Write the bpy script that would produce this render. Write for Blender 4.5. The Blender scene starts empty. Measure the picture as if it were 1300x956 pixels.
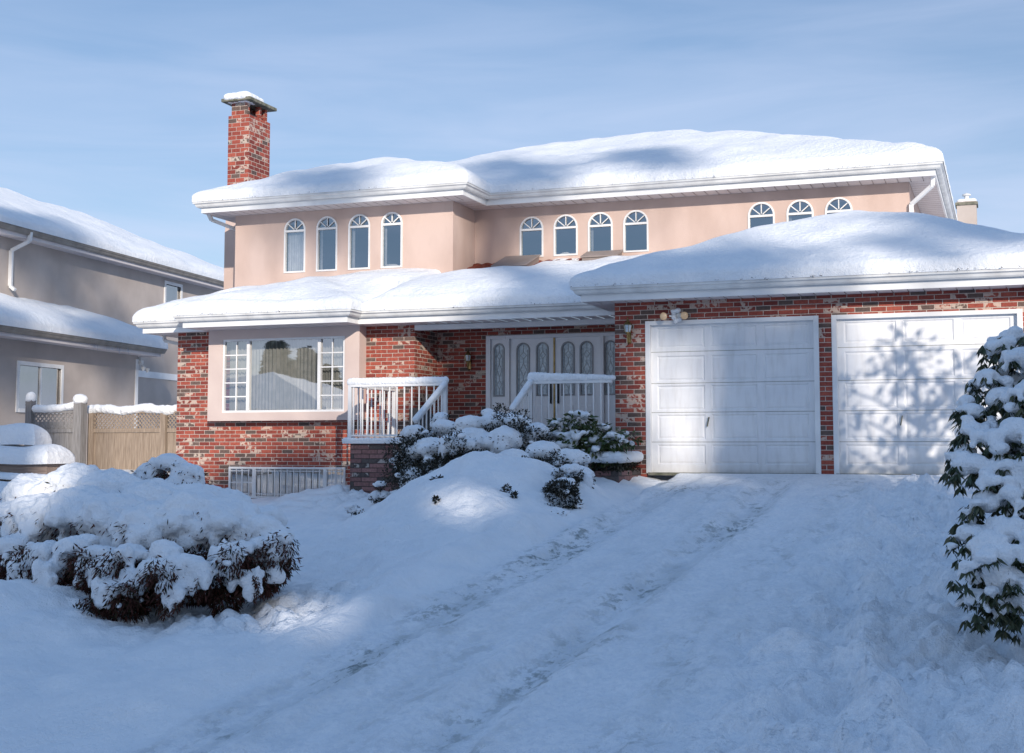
import bpy, bmesh, math, random
import numpy as np
from mathutils import Vector, noise, Matrix
R = math.radians
random.seed(7)
rng = np.random.default_rng(11)
scene = bpy.context.scene
COL = scene.collection

# ------------------------------------------------------------------ camera
SUN_AZ, SUN_EL = 33.0, 17.6          # degrees to the right of the facade normal, and above the horizon
cd = bpy.data.cameras.new('camera')
cam = bpy.data.objects.new('camera', cd); COL.objects.link(cam)
cam.location = (0, 0, 0.33)
cam.rotation_euler = (R(90 + 4.548), 0, R(20.313))
cd.sensor_width = 36; cd.lens = 36 * 1697 / 1300; cd.shift_y = -45 / 1300
cd.clip_start = 0.1; cd.clip_end = 5000
scene.camera = cam

# ------------------------------------------------------------------ world and sun
w = bpy.data.worlds.new('World'); scene.world = w; w.use_nodes = True
nt = w.node_tree; nt.nodes.clear()
N = nt.nodes.new; LK = nt.links.new
wo = N('ShaderNodeOutputWorld'); bg = N('ShaderNodeBackground'); sky = N('ShaderNodeTexSky')
sky.sky_type = 'NISHITA'; sky.sun_disc = False
sky.sun_elevation = R(SUN_EL); sky.sun_rotation = R(180 - SUN_AZ)
sky.altitude = 60; sky.air_density = 1.0; sky.dust_density = 0.5; sky.ozone_density = 3.0
tc = N('ShaderNodeTexCoord'); mp = N('ShaderNodeMapping'); mp.inputs['Scale'].default_value = (1.2, 1.2, 9.0)
mp.inputs['Rotation'].default_value = (0.0, R(4), 0)
nz = N('ShaderNodeTexNoise'); nz.inputs['Scale'].default_value = 2.6; nz.inputs['Detail'].default_value = 7; nz.inputs['Roughness'].default_value = 0.55
nz.inputs['Distortion'].default_value = 0.5
rp = N('ShaderNodeValToRGB'); rp.color_ramp.elements[0].position = 0.36; rp.color_ramp.elements[0].color = (0, 0, 0, 1)
rp.color_ramp.elements[1].position = 0.74; rp.color_ramp.elements[1].color = (0.40, 0.40, 0.40, 1)
mx = N('ShaderNodeMixRGB'); mx.inputs['Color2'].default_value = (6.2, 6.9, 8.7, 1)
ad = N('ShaderNodeMath'); ad.operation = 'ADD'; ad.inputs[1].default_value = 0.44; ad.use_clamp = True
sx = N('ShaderNodeSeparateXYZ'); er = N('ShaderNodeMapRange'); er.inputs['From Min'].default_value = .05; er.inputs['From Max'].default_value = .42; er.inputs['To Min'].default_value = 1.25; er.inputs['To Max'].default_value = .25
em = N('ShaderNodeMath'); em.operation = 'MULTIPLY'
LK(tc.outputs['Generated'], mp.inputs['Vector']); LK(mp.outputs['Vector'], nz.inputs['Vector'])
LK(nz.outputs['Fac'], rp.inputs['Fac']); LK(rp.outputs['Color'], ad.inputs[0]); LK(tc.outputs['Generated'], sx.inputs[0]); LK(sx.outputs['Z'], er.inputs['Value']); LK(ad.outputs[0], em.inputs[0]); LK(er.outputs[0], em.inputs[1]); LK(em.outputs[0], mx.inputs['Fac'])
hv = N('ShaderNodeHueSaturation'); hv.inputs['Saturation'].default_value = 1.15; LK(sky.outputs['Color'], mx.inputs['Color1']); zr = N('ShaderNodeMapRange'); zr.inputs['From Min'].default_value = .34; zr.inputs['From Max'].default_value = .75; zr.inputs['To Max'].default_value = .20
hz = N('ShaderNodeMixRGB'); hz.inputs['Color2'].default_value = (7.0, 10.8, 17.5, 1)      # added blue brightening of the zenith above the view, lifts the ground shade
LK(sx.outputs['Z'], zr.inputs['Value']); LK(zr.outputs[0], hz.inputs['Fac']); LK(mx.outputs['Color'], hz.inputs['Color1']); LK(hz.outputs['Color'], hv.inputs['Color']); LK(hv.outputs['Color'], bg.inputs['Color'])
bg.inputs['Strength'].default_value = 0.111
LK(bg.outputs[0], wo.inputs['Surface'])

sd = bpy.data.lights.new('sun', 'SUN'); sd.energy = 4.4; sd.angle = R(0.53); sd.color = (1.0, 0.90, 0.79)
so = bpy.data.objects.new('sun', sd); COL.objects.link(so)
sdir = Vector((math.sin(R(SUN_AZ)) * math.cos(R(SUN_EL)), -math.cos(R(SUN_AZ)) * math.cos(R(SUN_EL)), math.sin(R(SUN_EL))))
so.rotation_euler = sdir.to_track_quat('Z', 'Y').to_euler(); so.location = sdir * 60
scene.view_settings.view_transform = 'Standard'; scene.view_settings.look = 'None'
scene.view_settings.gamma = 1.0; scene.view_settings.exposure = 0.06; scene.view_settings.use_curve_mapping = False
scene.render.engine = 'CYCLES'
scene.cycles.max_bounces = 6; scene.cycles.transparent_max_bounces = 12; scene.cycles.caustics_reflective = False; scene.cycles.caustics_refractive = False
scene.cycles.use_denoising = True
scene.cycles.sample_clamp_indirect = 6

# ------------------------------------------------------------------ materials
def newmat(name):
    m = bpy.data.materials.new(name); m.use_nodes = True
    t = m.node_tree; b = t.nodes['Principled BSDF']
    return m, t, b
def mat_noise(name, c1, c2, scale=4.0, rough=0.7, bump=0.0, bscale=60.0, coord='Object', stretch=(1, 1, 1), detail=5, spec=0.3, pos=(0.35, 0.65), metallic=0.0, bdist=0.01):
    m, t, b = newmat(name)
    n = t.nodes.new; l = t.links.new
    tc = n('ShaderNodeTexCoord'); mp = n('ShaderNodeMapping'); mp.inputs['Scale'].default_value = stretch
    no = n('ShaderNodeTexNoise'); no.inputs['Scale'].default_value = scale; no.inputs['Detail'].default_value = detail
    cr = n('ShaderNodeValToRGB'); e = cr.color_ramp.elements
    e[0].position, e[1].position = pos; e[0].color = (*c1, 1); e[1].color = (*c2, 1)
    l(tc.outputs[coord], mp.inputs['Vector']); l(mp.outputs['Vector'], no.inputs['Vector'])
    l(no.outputs['Fac'], cr.inputs['Fac']); l(cr.outputs['Color'], b.inputs['Base Color'])
    b.inputs['Roughness'].default_value = rough; b.inputs['Specular IOR Level'].default_value = spec; b.inputs['Metallic'].default_value = metallic
    if bump:
        n2 = n('ShaderNodeTexNoise'); n2.inputs['Scale'].default_value = bscale; n2.inputs['Detail'].default_value = 4
        bp = n('ShaderNodeBump'); bp.inputs['Strength'].default_value = bump; bp.inputs['Distance'].default_value = bdist
        l(mp.outputs['Vector'], n2.inputs['Vector']); l(n2.outputs['Fac'], bp.inputs['Height']); l(bp.outputs['Normal'], b.inputs['Normal'])
    return m

def snow_material(name, tracks=False):
    m, t, b = newmat(name); n = t.nodes.new; l = t.links.new
    geo = n('ShaderNodeNewGeometry')
    a = n('ShaderNodeTexNoise'); a.inputs['Scale'].default_value = 3.0; a.inputs['Detail'].default_value = 6
    f = n('ShaderNodeTexNoise'); f.inputs['Scale'].default_value = 70.0; f.inputs['Detail'].default_value = 3
    g = n('ShaderNodeTexNoise'); g.inputs['Scale'].default_value = 13.0; g.inputs['Detail'].default_value = 5
    for x in (a, f, g): l(geo.outputs['Position'], x.inputs['Vector'])
    cr = n('ShaderNodeValToRGB'); e = cr.color_ramp.elements
    e[0].position = .3; e[1].position = .7; e[0].color = (.80, .83, .86, 1); e[1].color = (.88, .89, .90, 1)
    l(a.outputs['Fac'], cr.inputs['Fac'])
    colour = cr.outputs['Color']
    if tracks:
        # trodden, dirty snow along the wheel tracks: stays with the ground
        def M(op, a, c=None, clamp=False):
            x = n('ShaderNodeMath'); x.operation = op; x.use_clamp = clamp
            for i, v in enumerate((a, c)):
                if v is None: continue
                if isinstance(v, (int, float)): x.inputs[i].default_value = v
                else: l(v, x.inputs[i])
            return x.outputs[0]
        def MR(v, a, b_, c=0.0, d=1.0):
            x = n('ShaderNodeMapRange'); x.inputs['From Min'].default_value = a; x.inputs['From Max'].default_value = b_; x.inputs['To Min'].default_value = c; x.inputs['To Max'].default_value = d; l(v, x.inputs['Value']); return x.outputs[0]
        def NZ(scale, st, det=6, rg=.6):
            mp = n('ShaderNodeMapping'); mp.inputs['Scale'].default_value = st; l(geo.outputs['Position'], mp.inputs['Vector'])
            tn = n('ShaderNodeTexNoise'); tn.inputs['Scale'].default_value = scale; tn.inputs['Detail'].default_value = det; tn.inputs['Roughness'].default_value = rg; l(mp.outputs[0], tn.inputs['Vector']); return tn.outputs['Fac']
        sep = n('ShaderNodeSeparateXYZ'); l(geo.outputs['Position'], sep.inputs[0])
        X_ = M('ADD', sep.outputs['X'], M('MULTIPLY', M('SUBTRACT', NZ(.5, (1, 1, 1), 2), .5), .5))
        tot = None
        for cx, wd, st in ((-4.02, .42, 1.0), (-2.78, .36, 1.0), (-3.4, .5, .35), (-1.9, .4, .5)):
            r = M('MULTIPLY', MR(M('ABSOLUTE', M('SUBTRACT', X_, cx)), wd, wd * .25), st); tot = r if tot is None else M('MAXIMUM', tot, r)
        ins_ = M('MULTIPLY', MR(sep.outputs['X'], -4.45, -4.3), MR(sep.outputs['X'], .6, -.6)); yy_ = MR(sep.outputs['Y'], 18.3, 17.6)
        dash = MR(NZ(9.0, (1.0, .5, 1), 7, .72), .50, .58); patch = MR(NZ(1.3, (1.2, .5, 1), 3), .40, .60)
        fac = M('MULTIPLY', M('MULTIPLY', M('MULTIPLY', M('MAXIMUM', tot, .10), dash), patch), M('MULTIPLY', ins_, yy_))
        soft_ = M('MULTIPLY', M('MULTIPLY', tot, MR(NZ(2.2, (2.0, .35, 1), 5), .42, .66)), M('MULTIPLY', ins_, yy_))
        fac = M('ADD', M('MULTIPLY', fac, .85), M('MULTIPLY', soft_, .34), True)
        mxx = n('ShaderNodeMixRGB'); mxx.inputs['Color2'].default_value = (.25, .28, .27, 1)
        l(fac, mxx.inputs['Fac']); l(colour, mxx.inputs['Color1']); colour = mxx.outputs['Color']
        # packed snow is a touch greyer than fresh snow
        gr = NZ(24, (1, .7, 1), 4, .7); mg = n('ShaderNodeMixRGB'); mg.inputs['Color2'].default_value = (.62, .67, .74, 1); l(M('MULTIPLY', MR(gr, .44, .64, 0, .45), ins_), mg.inputs['Fac']); l(colour, mg.inputs['Color1']); colour = mg.outputs['Color']
    l(colour, b.inputs['Base Color'])
    b.inputs['Roughness'].default_value = .85; b.inputs['Specular IOR Level'].default_value = .15
    m1 = n('ShaderNodeMath'); m1.operation = 'MULTIPLY'; m1.inputs[1].default_value = .45; l(f.outputs['Fac'], m1.inputs[0])
    m2 = n('ShaderNodeMath'); m2.operation = 'ADD'; l(m1.outputs[0], m2.inputs[0]); l(g.outputs['Fac'], m2.inputs[1])
    bp = n('ShaderNodeBump'); bp.inputs['Strength'].default_value = .7; bp.inputs['Distance'].default_value = .05
    l(m2.outputs[0], bp.inputs['Height']); l(bp.outputs['Normal'], b.inputs['Normal'])
    return m

def brick_material(name, mortar=(.60, .50, .43), dark=.16, cream=.62, W=.205, H=.0661, sat=.97):
    m, t, b = newmat(name); n = t.nodes.new; l = t.links.new
    def M(op, a, c=None, clamp=False):
        x = n('ShaderNodeMath'); x.operation = op; x.use_clamp = clamp
        for i, v in enumerate((a, c)):
            if v is None: continue
            if isinstance(v, (int, float)): x.inputs[i].default_value = v
            else: l(v, x.inputs[i])
        return x.outputs[0]
    geo = n('ShaderNodeNewGeometry'); sep = n('ShaderNodeSeparateXYZ'); l(geo.outputs['Position'], sep.inputs[0])
    u = M('ADD', M('ADD', sep.outputs['X'], sep.outputs['Y']), 100.03); v = M('ADD', sep.outputs['Z'], 20.0)
    row = M('FLOOR', M('DIVIDE', v, H)); fv = M('FRACT', M('DIVIDE', v, H))
    off = M('MULTIPLY', M('MODULO', row, 2.0), .5)
    uu = M('ADD', M('DIVIDE', u, W), off); col = M('FLOOR', uu); fu = M('FRACT', uu)
    du = M('MULTIPLY', M('MINIMUM', fu, M('SUBTRACT', 1.0, fu)), W); dv = M('MULTIPLY', M('MINIMUM', fv, M('SUBTRACT', 1.0, fv)), H)
    edge = M('MINIMUM', du, dv)
    wob = n('ShaderNodeTexNoise'); wob.inputs['Scale'].default_value = 45; wob.inputs['Detail'].default_value = 3; l(geo.outputs['Position'], wob.inputs['Vector'])
    edge = M('ADD', edge, M('MULTIPLY', M('SUBTRACT', wob.outputs['Fac'], .5), .006))
    mr = n('ShaderNodeMapRange'); mr.inputs['From Min'].default_value = .0035; mr.inputs['From Max'].default_value = .0062; l(edge, mr.inputs['Value'])
    comb = n('ShaderNodeCombineXYZ'); l(col, comb.inputs[0]); l(row, comb.inputs[1])
    wn = n('ShaderNodeTexWhiteNoise'); wn.noise_dimensions = '3D'; l(comb.outputs[0], wn.inputs['Vector'])
    wc = n('ShaderNodeSeparateColor'); l(wn.outputs['Color'], wc.inputs[0])
    cr = n('ShaderNodeValToRGB'); cr.color_ramp.interpolation = 'CONSTANT'
    e = cr.color_ramp.elements; e[0].position = 0; e[0].color = (.27, .058, .040, 1); e[1].position = .22; e[1].color = (.36, .082, .052, 1)
    for p, c in ((.45, (.31, .068, .045)), (.66, (.21, .045, .034)), (1 - dark, (.115, .080, .070)), (1 - dark * .55, (.14, .095, .08))):
        x = e.new(p); x.color = (*c, 1)
    l(wn.outputs['Value'], cr.inputs['Fac'])
    # fine tonal wear inside each brick
    fn = n('ShaderNodeTexNoise'); fn.inputs['Scale'].default_value = 30; fn.inputs['Detail'].default_value = 5; l(geo.outputs['Position'], fn.inputs['Vector'])
    hs = n('ShaderNodeMixRGB'); hs.blend_type = 'MULTIPLY'; hs.inputs['Fac'].default_value = .55
    c2 = n('ShaderNodeValToRGB'); c2.color_ramp.elements[0].position = .3; c2.color_ramp.elements[0].color = (.55, .55, .55, 1); c2.color_ramp.elements[1].position = .7; c2.color_ramp.elements[1].color = (1.35, 1.3, 1.25, 1)
    l(fn.outputs['Fac'], c2.inputs['Fac']); l(cr.outputs['Color'], hs.inputs['Color1']); l(c2.outputs['Color'], hs.inputs['Color2'])
    # cream smears on some bricks
    bn = n('ShaderNodeTexNoise'); bn.inputs['Scale'].default_value = 15; bn.inputs['Detail'].default_value = 5; bn.inputs['Roughness'].default_value = .6; l(geo.outputs['Position'], bn.inputs['Vector'])
    ln = n('ShaderNodeTexNoise'); ln.inputs['Scale'].default_value = 2.4; ln.inputs['Detail'].default_value = 2; l(geo.outputs['Position'], ln.inputs['Vector'])
    sel = M('GREATER_THAN', M('ADD', wc.outputs[1], M('MULTIPLY', M('SUBTRACT', ln.outputs['Fac'], .5), 1.1)), 1.0 - .24 * cream)
    sm = n('ShaderNodeMapRange'); sm.inputs['From Min'].default_value = .46; sm.inputs['From Max'].default_value = .50; l(bn.outputs['Fac'], sm.inputs['Value'])
    cf = M('MULTIPLY', sel, sm.outputs[0])
    cm = n('ShaderNodeMixRGB'); cm.inputs['Color2'].default_value = (.58, .47, .38, 1); l(M('MULTIPLY', cf, .78), cm.inputs['Fac']); l(hs.outputs['Color'], cm.inputs['Color1'])
    dsn = n('ShaderNodeHueSaturation'); dsn.inputs['Saturation'].default_value = sat; dsn.inputs['Value'].default_value = 1 if sat > .7 else .8; l(cm.outputs['Color'], dsn.inputs['Color']); cm = dsn
    fin = n('ShaderNodeMixRGB'); fin.inputs['Color1'].default_value = (*mortar, 1); l(mr.outputs[0], fin.inputs['Fac']); l(cm.outputs['Color'], fin.inputs['Color2'])
    l(fin.outputs['Color'], b.inputs['Base Color']); b.inputs['Roughness'].default_value = .82; b.inputs['Specular IOR Level'].default_value = .25
    hgt = M('ADD', mr.outputs[0], M('MULTIPLY', fn.outputs['Fac'], .4))
    bp = n('ShaderNodeBump'); bp.inputs['Strength'].default_value = .9; bp.inputs['Distance'].default_value = .010
    l(hgt, bp.inputs['Height']); l(bp.outputs['Normal'], b.inputs['Normal'])
    return m

def glass_material(name, refl=.16, tint=(1, 1, 1), gcol=(1, 1, 1)):
    m = bpy.data.materials.new(name); m.use_nodes = True; t = m.node_tree; t.nodes.clear(); n = t.nodes.new; l = t.links.new
    o = n('ShaderNodeOutputMaterial'); mix = n('ShaderNodeMixShader'); tr = n('ShaderNodeBsdfTransparent'); gl = n('ShaderNodeBsdfGlossy')
    gl.inputs['Roughness'].default_value = .012; gl.inputs['Color'].default_value = (*gcol, 1); tr.inputs['Color'].default_value = (*tint, 1)
    fr = n('ShaderNodeFresnel'); fr.inputs['IOR'].default_value = 1.5; ma = n('ShaderNodeMath'); ma.inputs[1].default_value = refl; ma.use_clamp = True
    no = n('ShaderNodeTexNoise'); no.inputs['Scale'].default_value = 1.3; tcx = n('ShaderNodeTexCoord'); l(tcx.outputs['Object'], no.inputs['Vector'])
    bp = n('ShaderNodeBump'); bp.inputs['Strength'].default_value = .12; bp.inputs['Distance'].default_value = .01; l(no.outputs['Fac'], bp.inputs['Height']); l(bp.outputs['Normal'], gl.inputs['Normal'])
    l(fr.outputs[0], ma.inputs[0]); l(ma.outputs[0], mix.inputs['Fac']); l(tr.outputs[0], mix.inputs[1]); l(gl.outputs[0], mix.inputs[2]); l(mix.outputs[0], o.inputs['Surface'])
    return m

MAT = dict(
    snow=snow_material('snow'), ground=snow_material('ground_snow', True),
    brick=brick_material('red_brick'), brick_dark=brick_material('porch_brick', mortar=(.085, .06, .055), dark=.34, cream=.28, W=.262, H=.070, sat=.6),
    brick_ch=brick_material('chimney_brick', cream=.6, W=.205, H=.088),
    stucco=mat_noise('pink_stucco', (.51, .385, .330), (.60, .465, .405), 1.8, .9, .7, 110, stretch=(1, 1, .45), spec=.15, bdist=.004),
    bay=mat_noise('pale_pink_stucco', (.56, .45, .41), (.62, .51, .46), 1.6, .9, .5, 160, spec=.15, bdist=.004),
    grey_stucco=mat_noise('grey_stucco', (.42, .365, .33), (.50, .44, .40), 1.2, .92, .5, 150, spec=.15, bdist=.004),
    white=mat_noise('white_paint', (.68, .68, .68), (.80, .80, .79), 2.2, .55, .08, 30, spec=.35),
    gutter=mat_noise('gutter_paint', (.58, .58, .57), (.76, .76, .74), 3.5, .5, .05, 20, stretch=(1, 1, .5), spec=.4),
    ngutter=mat_noise('taupe_gutter', (.20, .175, .15), (.28, .25, .215), 3.5, .5, 0, spec=.4),
    soffit=mat_noise('soffit', (.60, .55, .55), (.66, .61, .60), 2, .7),
    door=mat_noise('garage_paint', (.70, .71, .73), (.80, .80, .80), 1.1, .5, .06, 9, spec=.35, stretch=(1, 1, 1.8)),
    entry=mat_noise('entry_paint', (.84, .84, .85), (.88, .88, .88), 2, .5),
    glass=glass_material('window_glass', .34), glass_hi=glass_material('upper_glass', .27, gcol=(.72, .88, 1)), frost=mat_noise('leaded_glass', (.34, .42, .48), (.58, .66, .70), 26, .18, spec=.8),
    lace=mat_noise('curtain_fabric', (.40, .42, .40), (.50, .51, .49), 9, .95),
    blind=mat_noise('blind_fabric', (.40, .42, .44), (.5, .52, .53), 9, .95),
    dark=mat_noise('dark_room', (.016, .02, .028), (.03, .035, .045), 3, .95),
    tile=mat_noise('roof_tile', (.13, .030, .020), (.24, .06, .036), 14, .8, .5, 40),
    cap=mat_noise('concrete', (.10, .105, .075), (.22, .21, .17), 9, .95, .6, 60),
    lid=mat_noise('skylight_board', (.24, .20, .18), (.32, .27, .25), 2, .6),
    fence=mat_noise('cedar_fence', (.25, .195, .15), (.37, .295, .23), 5, .85, .4, 30, stretch=(9, 9, .7)),
    greyfence=mat_noise('weathered_wood', (.20, .19, .185), (.29, .28, .275), 5, .88, .4, 30, stretch=(9, 9, .7)),
    brown=mat_noise('planter_wood', (.24, .18, .15), (.34, .27, .23), 6, .85, .4, 30, stretch=(.6, 9, 9)),
    brass=mat_noise('brass', (.16, .11, .045), (.34, .24, .10), 12, .35, metallic=.9),
    black=mat_noise('black_metal', (.015, .015, .016), (.03, .03, .03), 8, .45),
    grey_cover=mat_noise('dark_cover', (.035, .035, .04), (.06, .06, .065), 4, .7),
    bark=mat_noise('bark', (.06, .04, .03), (.12, .085, .06), 9, .95, .5, 40, stretch=(4, 4, .6)),
    bulb=mat_noise('amber_glass', (.75, .45, .22), (.9, .62, .36), 6, .15, spec=.6),
    icicle=glass_material('ice', .10, (.93, .96, 1.0)),
    caming=mat_noise('lead_line', (.25, .26, .27), (.33, .34, .35), 6, .5),
    dirt=mat_noise('leaf_litter', (.035, .026, .02), (.08, .055, .04), 20, .95, .6, 30),
)
def add_grime(m):
    t = m.node_tree; b = t.nodes['Principled BSDF']; n = t.nodes.new; l = t.links.new
    src = b.inputs['Base Color'].links[0].from_socket
    g = n('ShaderNodeNewGeometry'); sp_ = n('ShaderNodeSeparateXYZ'); l(g.outputs['Position'], sp_.inputs[0])
    mp = n('ShaderNodeMapping'); mp.inputs['Scale'].default_value = (7, 7, 1.3); l(g.outputs['Position'], mp.inputs['Vector'])
    no = n('ShaderNodeTexNoise'); no.inputs['Scale'].default_value = 2.2; no.inputs['Detail'].default_value = 7; l(mp.outputs[0], no.inputs['Vector'])
    a = n('ShaderNodeMapRange'); a.inputs['From Min'].default_value = .46; a.inputs['From Max'].default_value = .74; a.inputs['To Max'].default_value = .22; l(no.outputs['Fac'], a.inputs['Value'])
    z = n('ShaderNodeMapRange'); z.inputs['From Min'].default_value = .26; z.inputs['From Max'].default_value = .0; z.inputs['To Max'].default_value = .5; l(sp_.outputs['Z'], z.inputs['Value'])
    n2 = n('ShaderNodeTexNoise'); n2.inputs['Scale'].default_value = 9; n2.inputs['Detail'].default_value = 5; l(g.outputs['Position'], n2.inputs['Vector'])
    mz = n('ShaderNodeMath'); mz.operation = 'MULTIPLY'; l(z.outputs[0], mz.inputs[0]); l(n2.outputs['Fac'], mz.inputs[1])
    ad = n('ShaderNodeMath'); ad.operation = 'ADD'; ad.use_clamp = True; l(a.outputs[0], ad.inputs[0]); l(mz.outputs[0], ad.inputs[1])
    mx_ = n('ShaderNodeMixRGB'); mx_.inputs['Color2'].default_value = (.40, .37, .33, 1); l(ad.outputs[0], mx_.inputs['Fac']); l(src, mx_.inputs['Color1']); l(mx_.outputs[0], b.inputs['Base Color'])
add_grime(MAT['door'])
def leaf_material(name, c1, c2, c3, rough=.55, trans=.12):
    m, t, b = newmat(name); n = t.nodes.new; l = t.links.new
    geo = n('ShaderNodeNewGeometry')
    cr = n('ShaderNodeValToRGB'); e = cr.color_ramp.elements; e[0].position = 0; e[0].color = (*c1, 1); e[1].position = 1; e[1].color = (*c3, 1)
    x = e.new(.55); x.color = (*c2, 1)
    l(geo.outputs['Random Per Island'], cr.inputs['Fac']); l(cr.outputs['Color'], b.inputs['Base Color'])
    b.inputs['Roughness'].default_value = rough; b.inputs['Specular IOR Level'].default_value = .35
    return m
MAT['yew'] = leaf_material('yew_foliage', (.018, .022, .010), (.060, .022, .018), (.095, .040, .030), .85)
MAT['yew'].node_tree.nodes['Principled BSDF'].inputs['Specular IOR Level'].default_value = .1
MAT['box'] = leaf_material('azalea_foliage', (.012, .020, .010), (.030, .024, .018), (.050, .045, .022))
MAT['rhodo'] = leaf_material('rhododendron_leaf', (.022, .036, .018), (.045, .062, .030), (.095, .090, .045), .4)
MAT['camellia'] = leaf_material('camellia_leaf', (.030, .055, .016), (.060, .090, .026), (.100, .110, .040), .4)
MAT['needle'] = leaf_material('conifer_needles', (.02, .035, .018), (.035, .05, .026), (.05, .065, .035), .7)

# ------------------------------------------------------------------ object helpers
HOUSE_AT = Vector((-7.0, 21.0, -0.5))
def link(name, me, mat, parent=None):
    o = bpy.data.objects.new(name, me); COL.objects.link(o)
    if mat: me.materials.append(mat)
    if parent: o.parent = parent
    return o
def tag(o, label=None, cat=None, group=None, kind=None):
    if label: o['label'] = label
    if cat: o['category'] = cat
    if group: o['group'] = group
    if kind: o['kind'] = kind
    return o
def thing(name, label, cat, loc=(0, 0, 0), rz=0.0, group=None):
    o = bpy.data.objects.new(name, None); COL.objects.link(o); o.location = loc; o.rotation_euler = (0, 0, rz); o.empty_display_size = .2
    return tag(o, label, cat, group)
def world_off(o):
    v = Vector((0, 0, 0))
    while o: v += o.location; o = o.parent
    return v

class MB:
    def __init__(s): s.v = []; s.f = []
    def quad(s, *p):
        i = len(s.v); s.v += [tuple(q) for q in p]; s.f.append(tuple(range(i, i + len(p)))); return s
    def box(s, x0, x1, y0, y1, z0, z1):
        i = len(s.v)
        s.v += [(x0, y0, z0), (x1, y0, z0), (x1, y1, z0), (x0, y1, z0), (x0, y0, z1), (x1, y0, z1), (x1, y1, z1), (x0, y1, z1)]
        s.f += [(i, i + 3, i + 2, i + 1), (i + 4, i + 5, i + 6, i + 7), (i, i + 1, i + 5, i + 4), (i + 1, i + 2, i + 6, i + 5), (i + 2, i + 3, i + 7, i + 6), (i + 3, i, i + 4, i + 7)]
        return s
    def bar(s, a, b, wd, hd=None, up=(0, 0, 1)):
        a = Vector(a); b = Vector(b); d = (b - a).normalized(); u = Vector(up)
        if abs(d.dot(u)) > .98: u = Vector((0, 1, 0))
        sx = d.cross(u).normalized() * wd / 2; sy = sx.cross(d).normalized() * (hd or wd) / 2
        i = len(s.v)
        for p in (a, b):
            for q in (-sx - sy, sx - sy, sx + sy, -sx + sy): s.v.append(tuple(p + q))
        s.f += [(i, i + 1, i + 2, i + 3)[::-1], (i + 4, i + 5, i + 6, i + 7)]
        for k in range(4): s.f.append((i + k, i + (k + 1) % 4, i + 4 + (k + 1) % 4, i + 4 + k))
        return s
    def tube(s, pts, rad, n=8, caps=True):
        pts = [Vector(p) for p in pts]; rings = []
        if not hasattr(rad, '__len__'): rad = [rad] * len(pts)
        for k, p in enumerate(pts):
            d = (pts[min(k + 1, len(pts) - 1)] - pts[max(k - 1, 0)]).normalized()
            u = Vector((0, 0, 1)) if abs(d.z) < .9 else Vector((0, 1, 0))
            a = d.cross(u).normalized(); b = a.cross(d).normalized(); i = len(s.v)
            for j in range(n):
                t = 2 * math.pi * j / n; s.v.append(tuple(p + (a * math.cos(t) + b * math.sin(t)) * rad[k]))
            rings.append(i)
        for k in range(len(rings) - 1):
            for j in range(n):
                s.f.append((rings[k] + j, rings[k] + (j + 1) % n, rings[k + 1] + (j + 1) % n, rings[k + 1] + j))
        if caps:
            s.f.append(tuple(rings[0] + j for j in range(n))[::-1]); s.f.append(tuple(rings[-1] + j for j in range(n)))
        return s
    def lathe(s, prof, c=(0, 0, 0), n=16, sx=1, sy=1):
        i = len(s.v)
        for r, z in prof:
            for j in range(n):
                t = 2 * math.pi * j / n; s.v.append((c[0] + r * math.cos(t) * sx, c[1] + r * math.sin(t) * sy, c[2] + z))
        for k in range(len(prof) - 1):
            for j in range(n):
                a = i + k * n; s.f.append((a + j, a + (j + 1) % n, a + n + (j + 1) % n, a + n + j))
        s.f.append(tuple(i + j for j in range(n))[::-1]); s.f.append(tuple(i + (len(prof) - 1) * n + j for j in range(n)))
        return s
    def prism(s, poly, y0, y1):        # polygon in (x,z), extruded along y
        i = len(s.v); n = len(poly)
        s.v += [(p[0], y0, p[1]) for p in poly] + [(p[0], y1, p[1]) for p in poly]
        s.f.append(tuple(i + k for k in range(n))); s.f.append(tuple(i + n + k for k in range(n))[::-1])
        for k in range(n): s.f.append((i + k, i + n + k, i + n + (k + 1) % n, i + (k + 1) % n))
        return s
    def prismx(s, poly, x0, x1):       # polygon in (y,z), extruded along x
        i = len(s.v); n = len(poly)
        s.v += [(x0, p[0], p[1]) for p in poly] + [(x1, p[0], p[1]) for p in poly]
        s.f.append(tuple(i + k for k in range(n))[::-1]); s.f.append(tuple(i + n + k for k in range(n)))
        for k in range(n): s.f.append((i + k, i + (k + 1) % n, i + n + (k + 1) % n, i + n + k))
        return s
    def build(s, name, mat, parent=None, smooth=False, bevel=0.0, local=False, origin=None):
        me = bpy.data.meshes.new(name)
        off = Vector((0, 0, 0)) if (local or parent is None) else world_off(parent)
        me.from_pydata([(v[0] - off.x, v[1] - off.y, v[2] - off.z) for v in s.v], [], s.f); me.update()
        if smooth: me.polygons.foreach_set('use_smooth', [True] * len(me.polygons))
        o = link(name, me, mat, parent)
        if bevel:
            m = o.modifiers.new('bevel', 'BEVEL'); m.width = bevel; m.segments = 2; m.limit_method = 'ANGLE'; m.angle_limit = R(40)
        return o

def np_mesh(name, verts, faces, smooth=False):
    me = bpy.data.meshes.new(name)
    verts = np.asarray(verts, np.float32); faces = np.asarray(faces, np.int32)
    me.vertices.add(len(verts)); me.vertices.foreach_set('co', verts.ravel())
    k = faces.shape[1]; me.loops.add(faces.size); me.loops.foreach_set('vertex_index', faces.ravel())
    me.polygons.add(len(faces)); me.polygons.foreach_set('loop_start', np.arange(0, faces.size, k, dtype=np.int32))
    me.polygons.foreach_set('loop_total', np.full(len(faces), k, np.int32))
    if smooth: me.polygons.foreach_set('use_smooth', np.ones(len(faces), bool))
    me.update(calc_edges=True); me.validate(); return me

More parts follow.
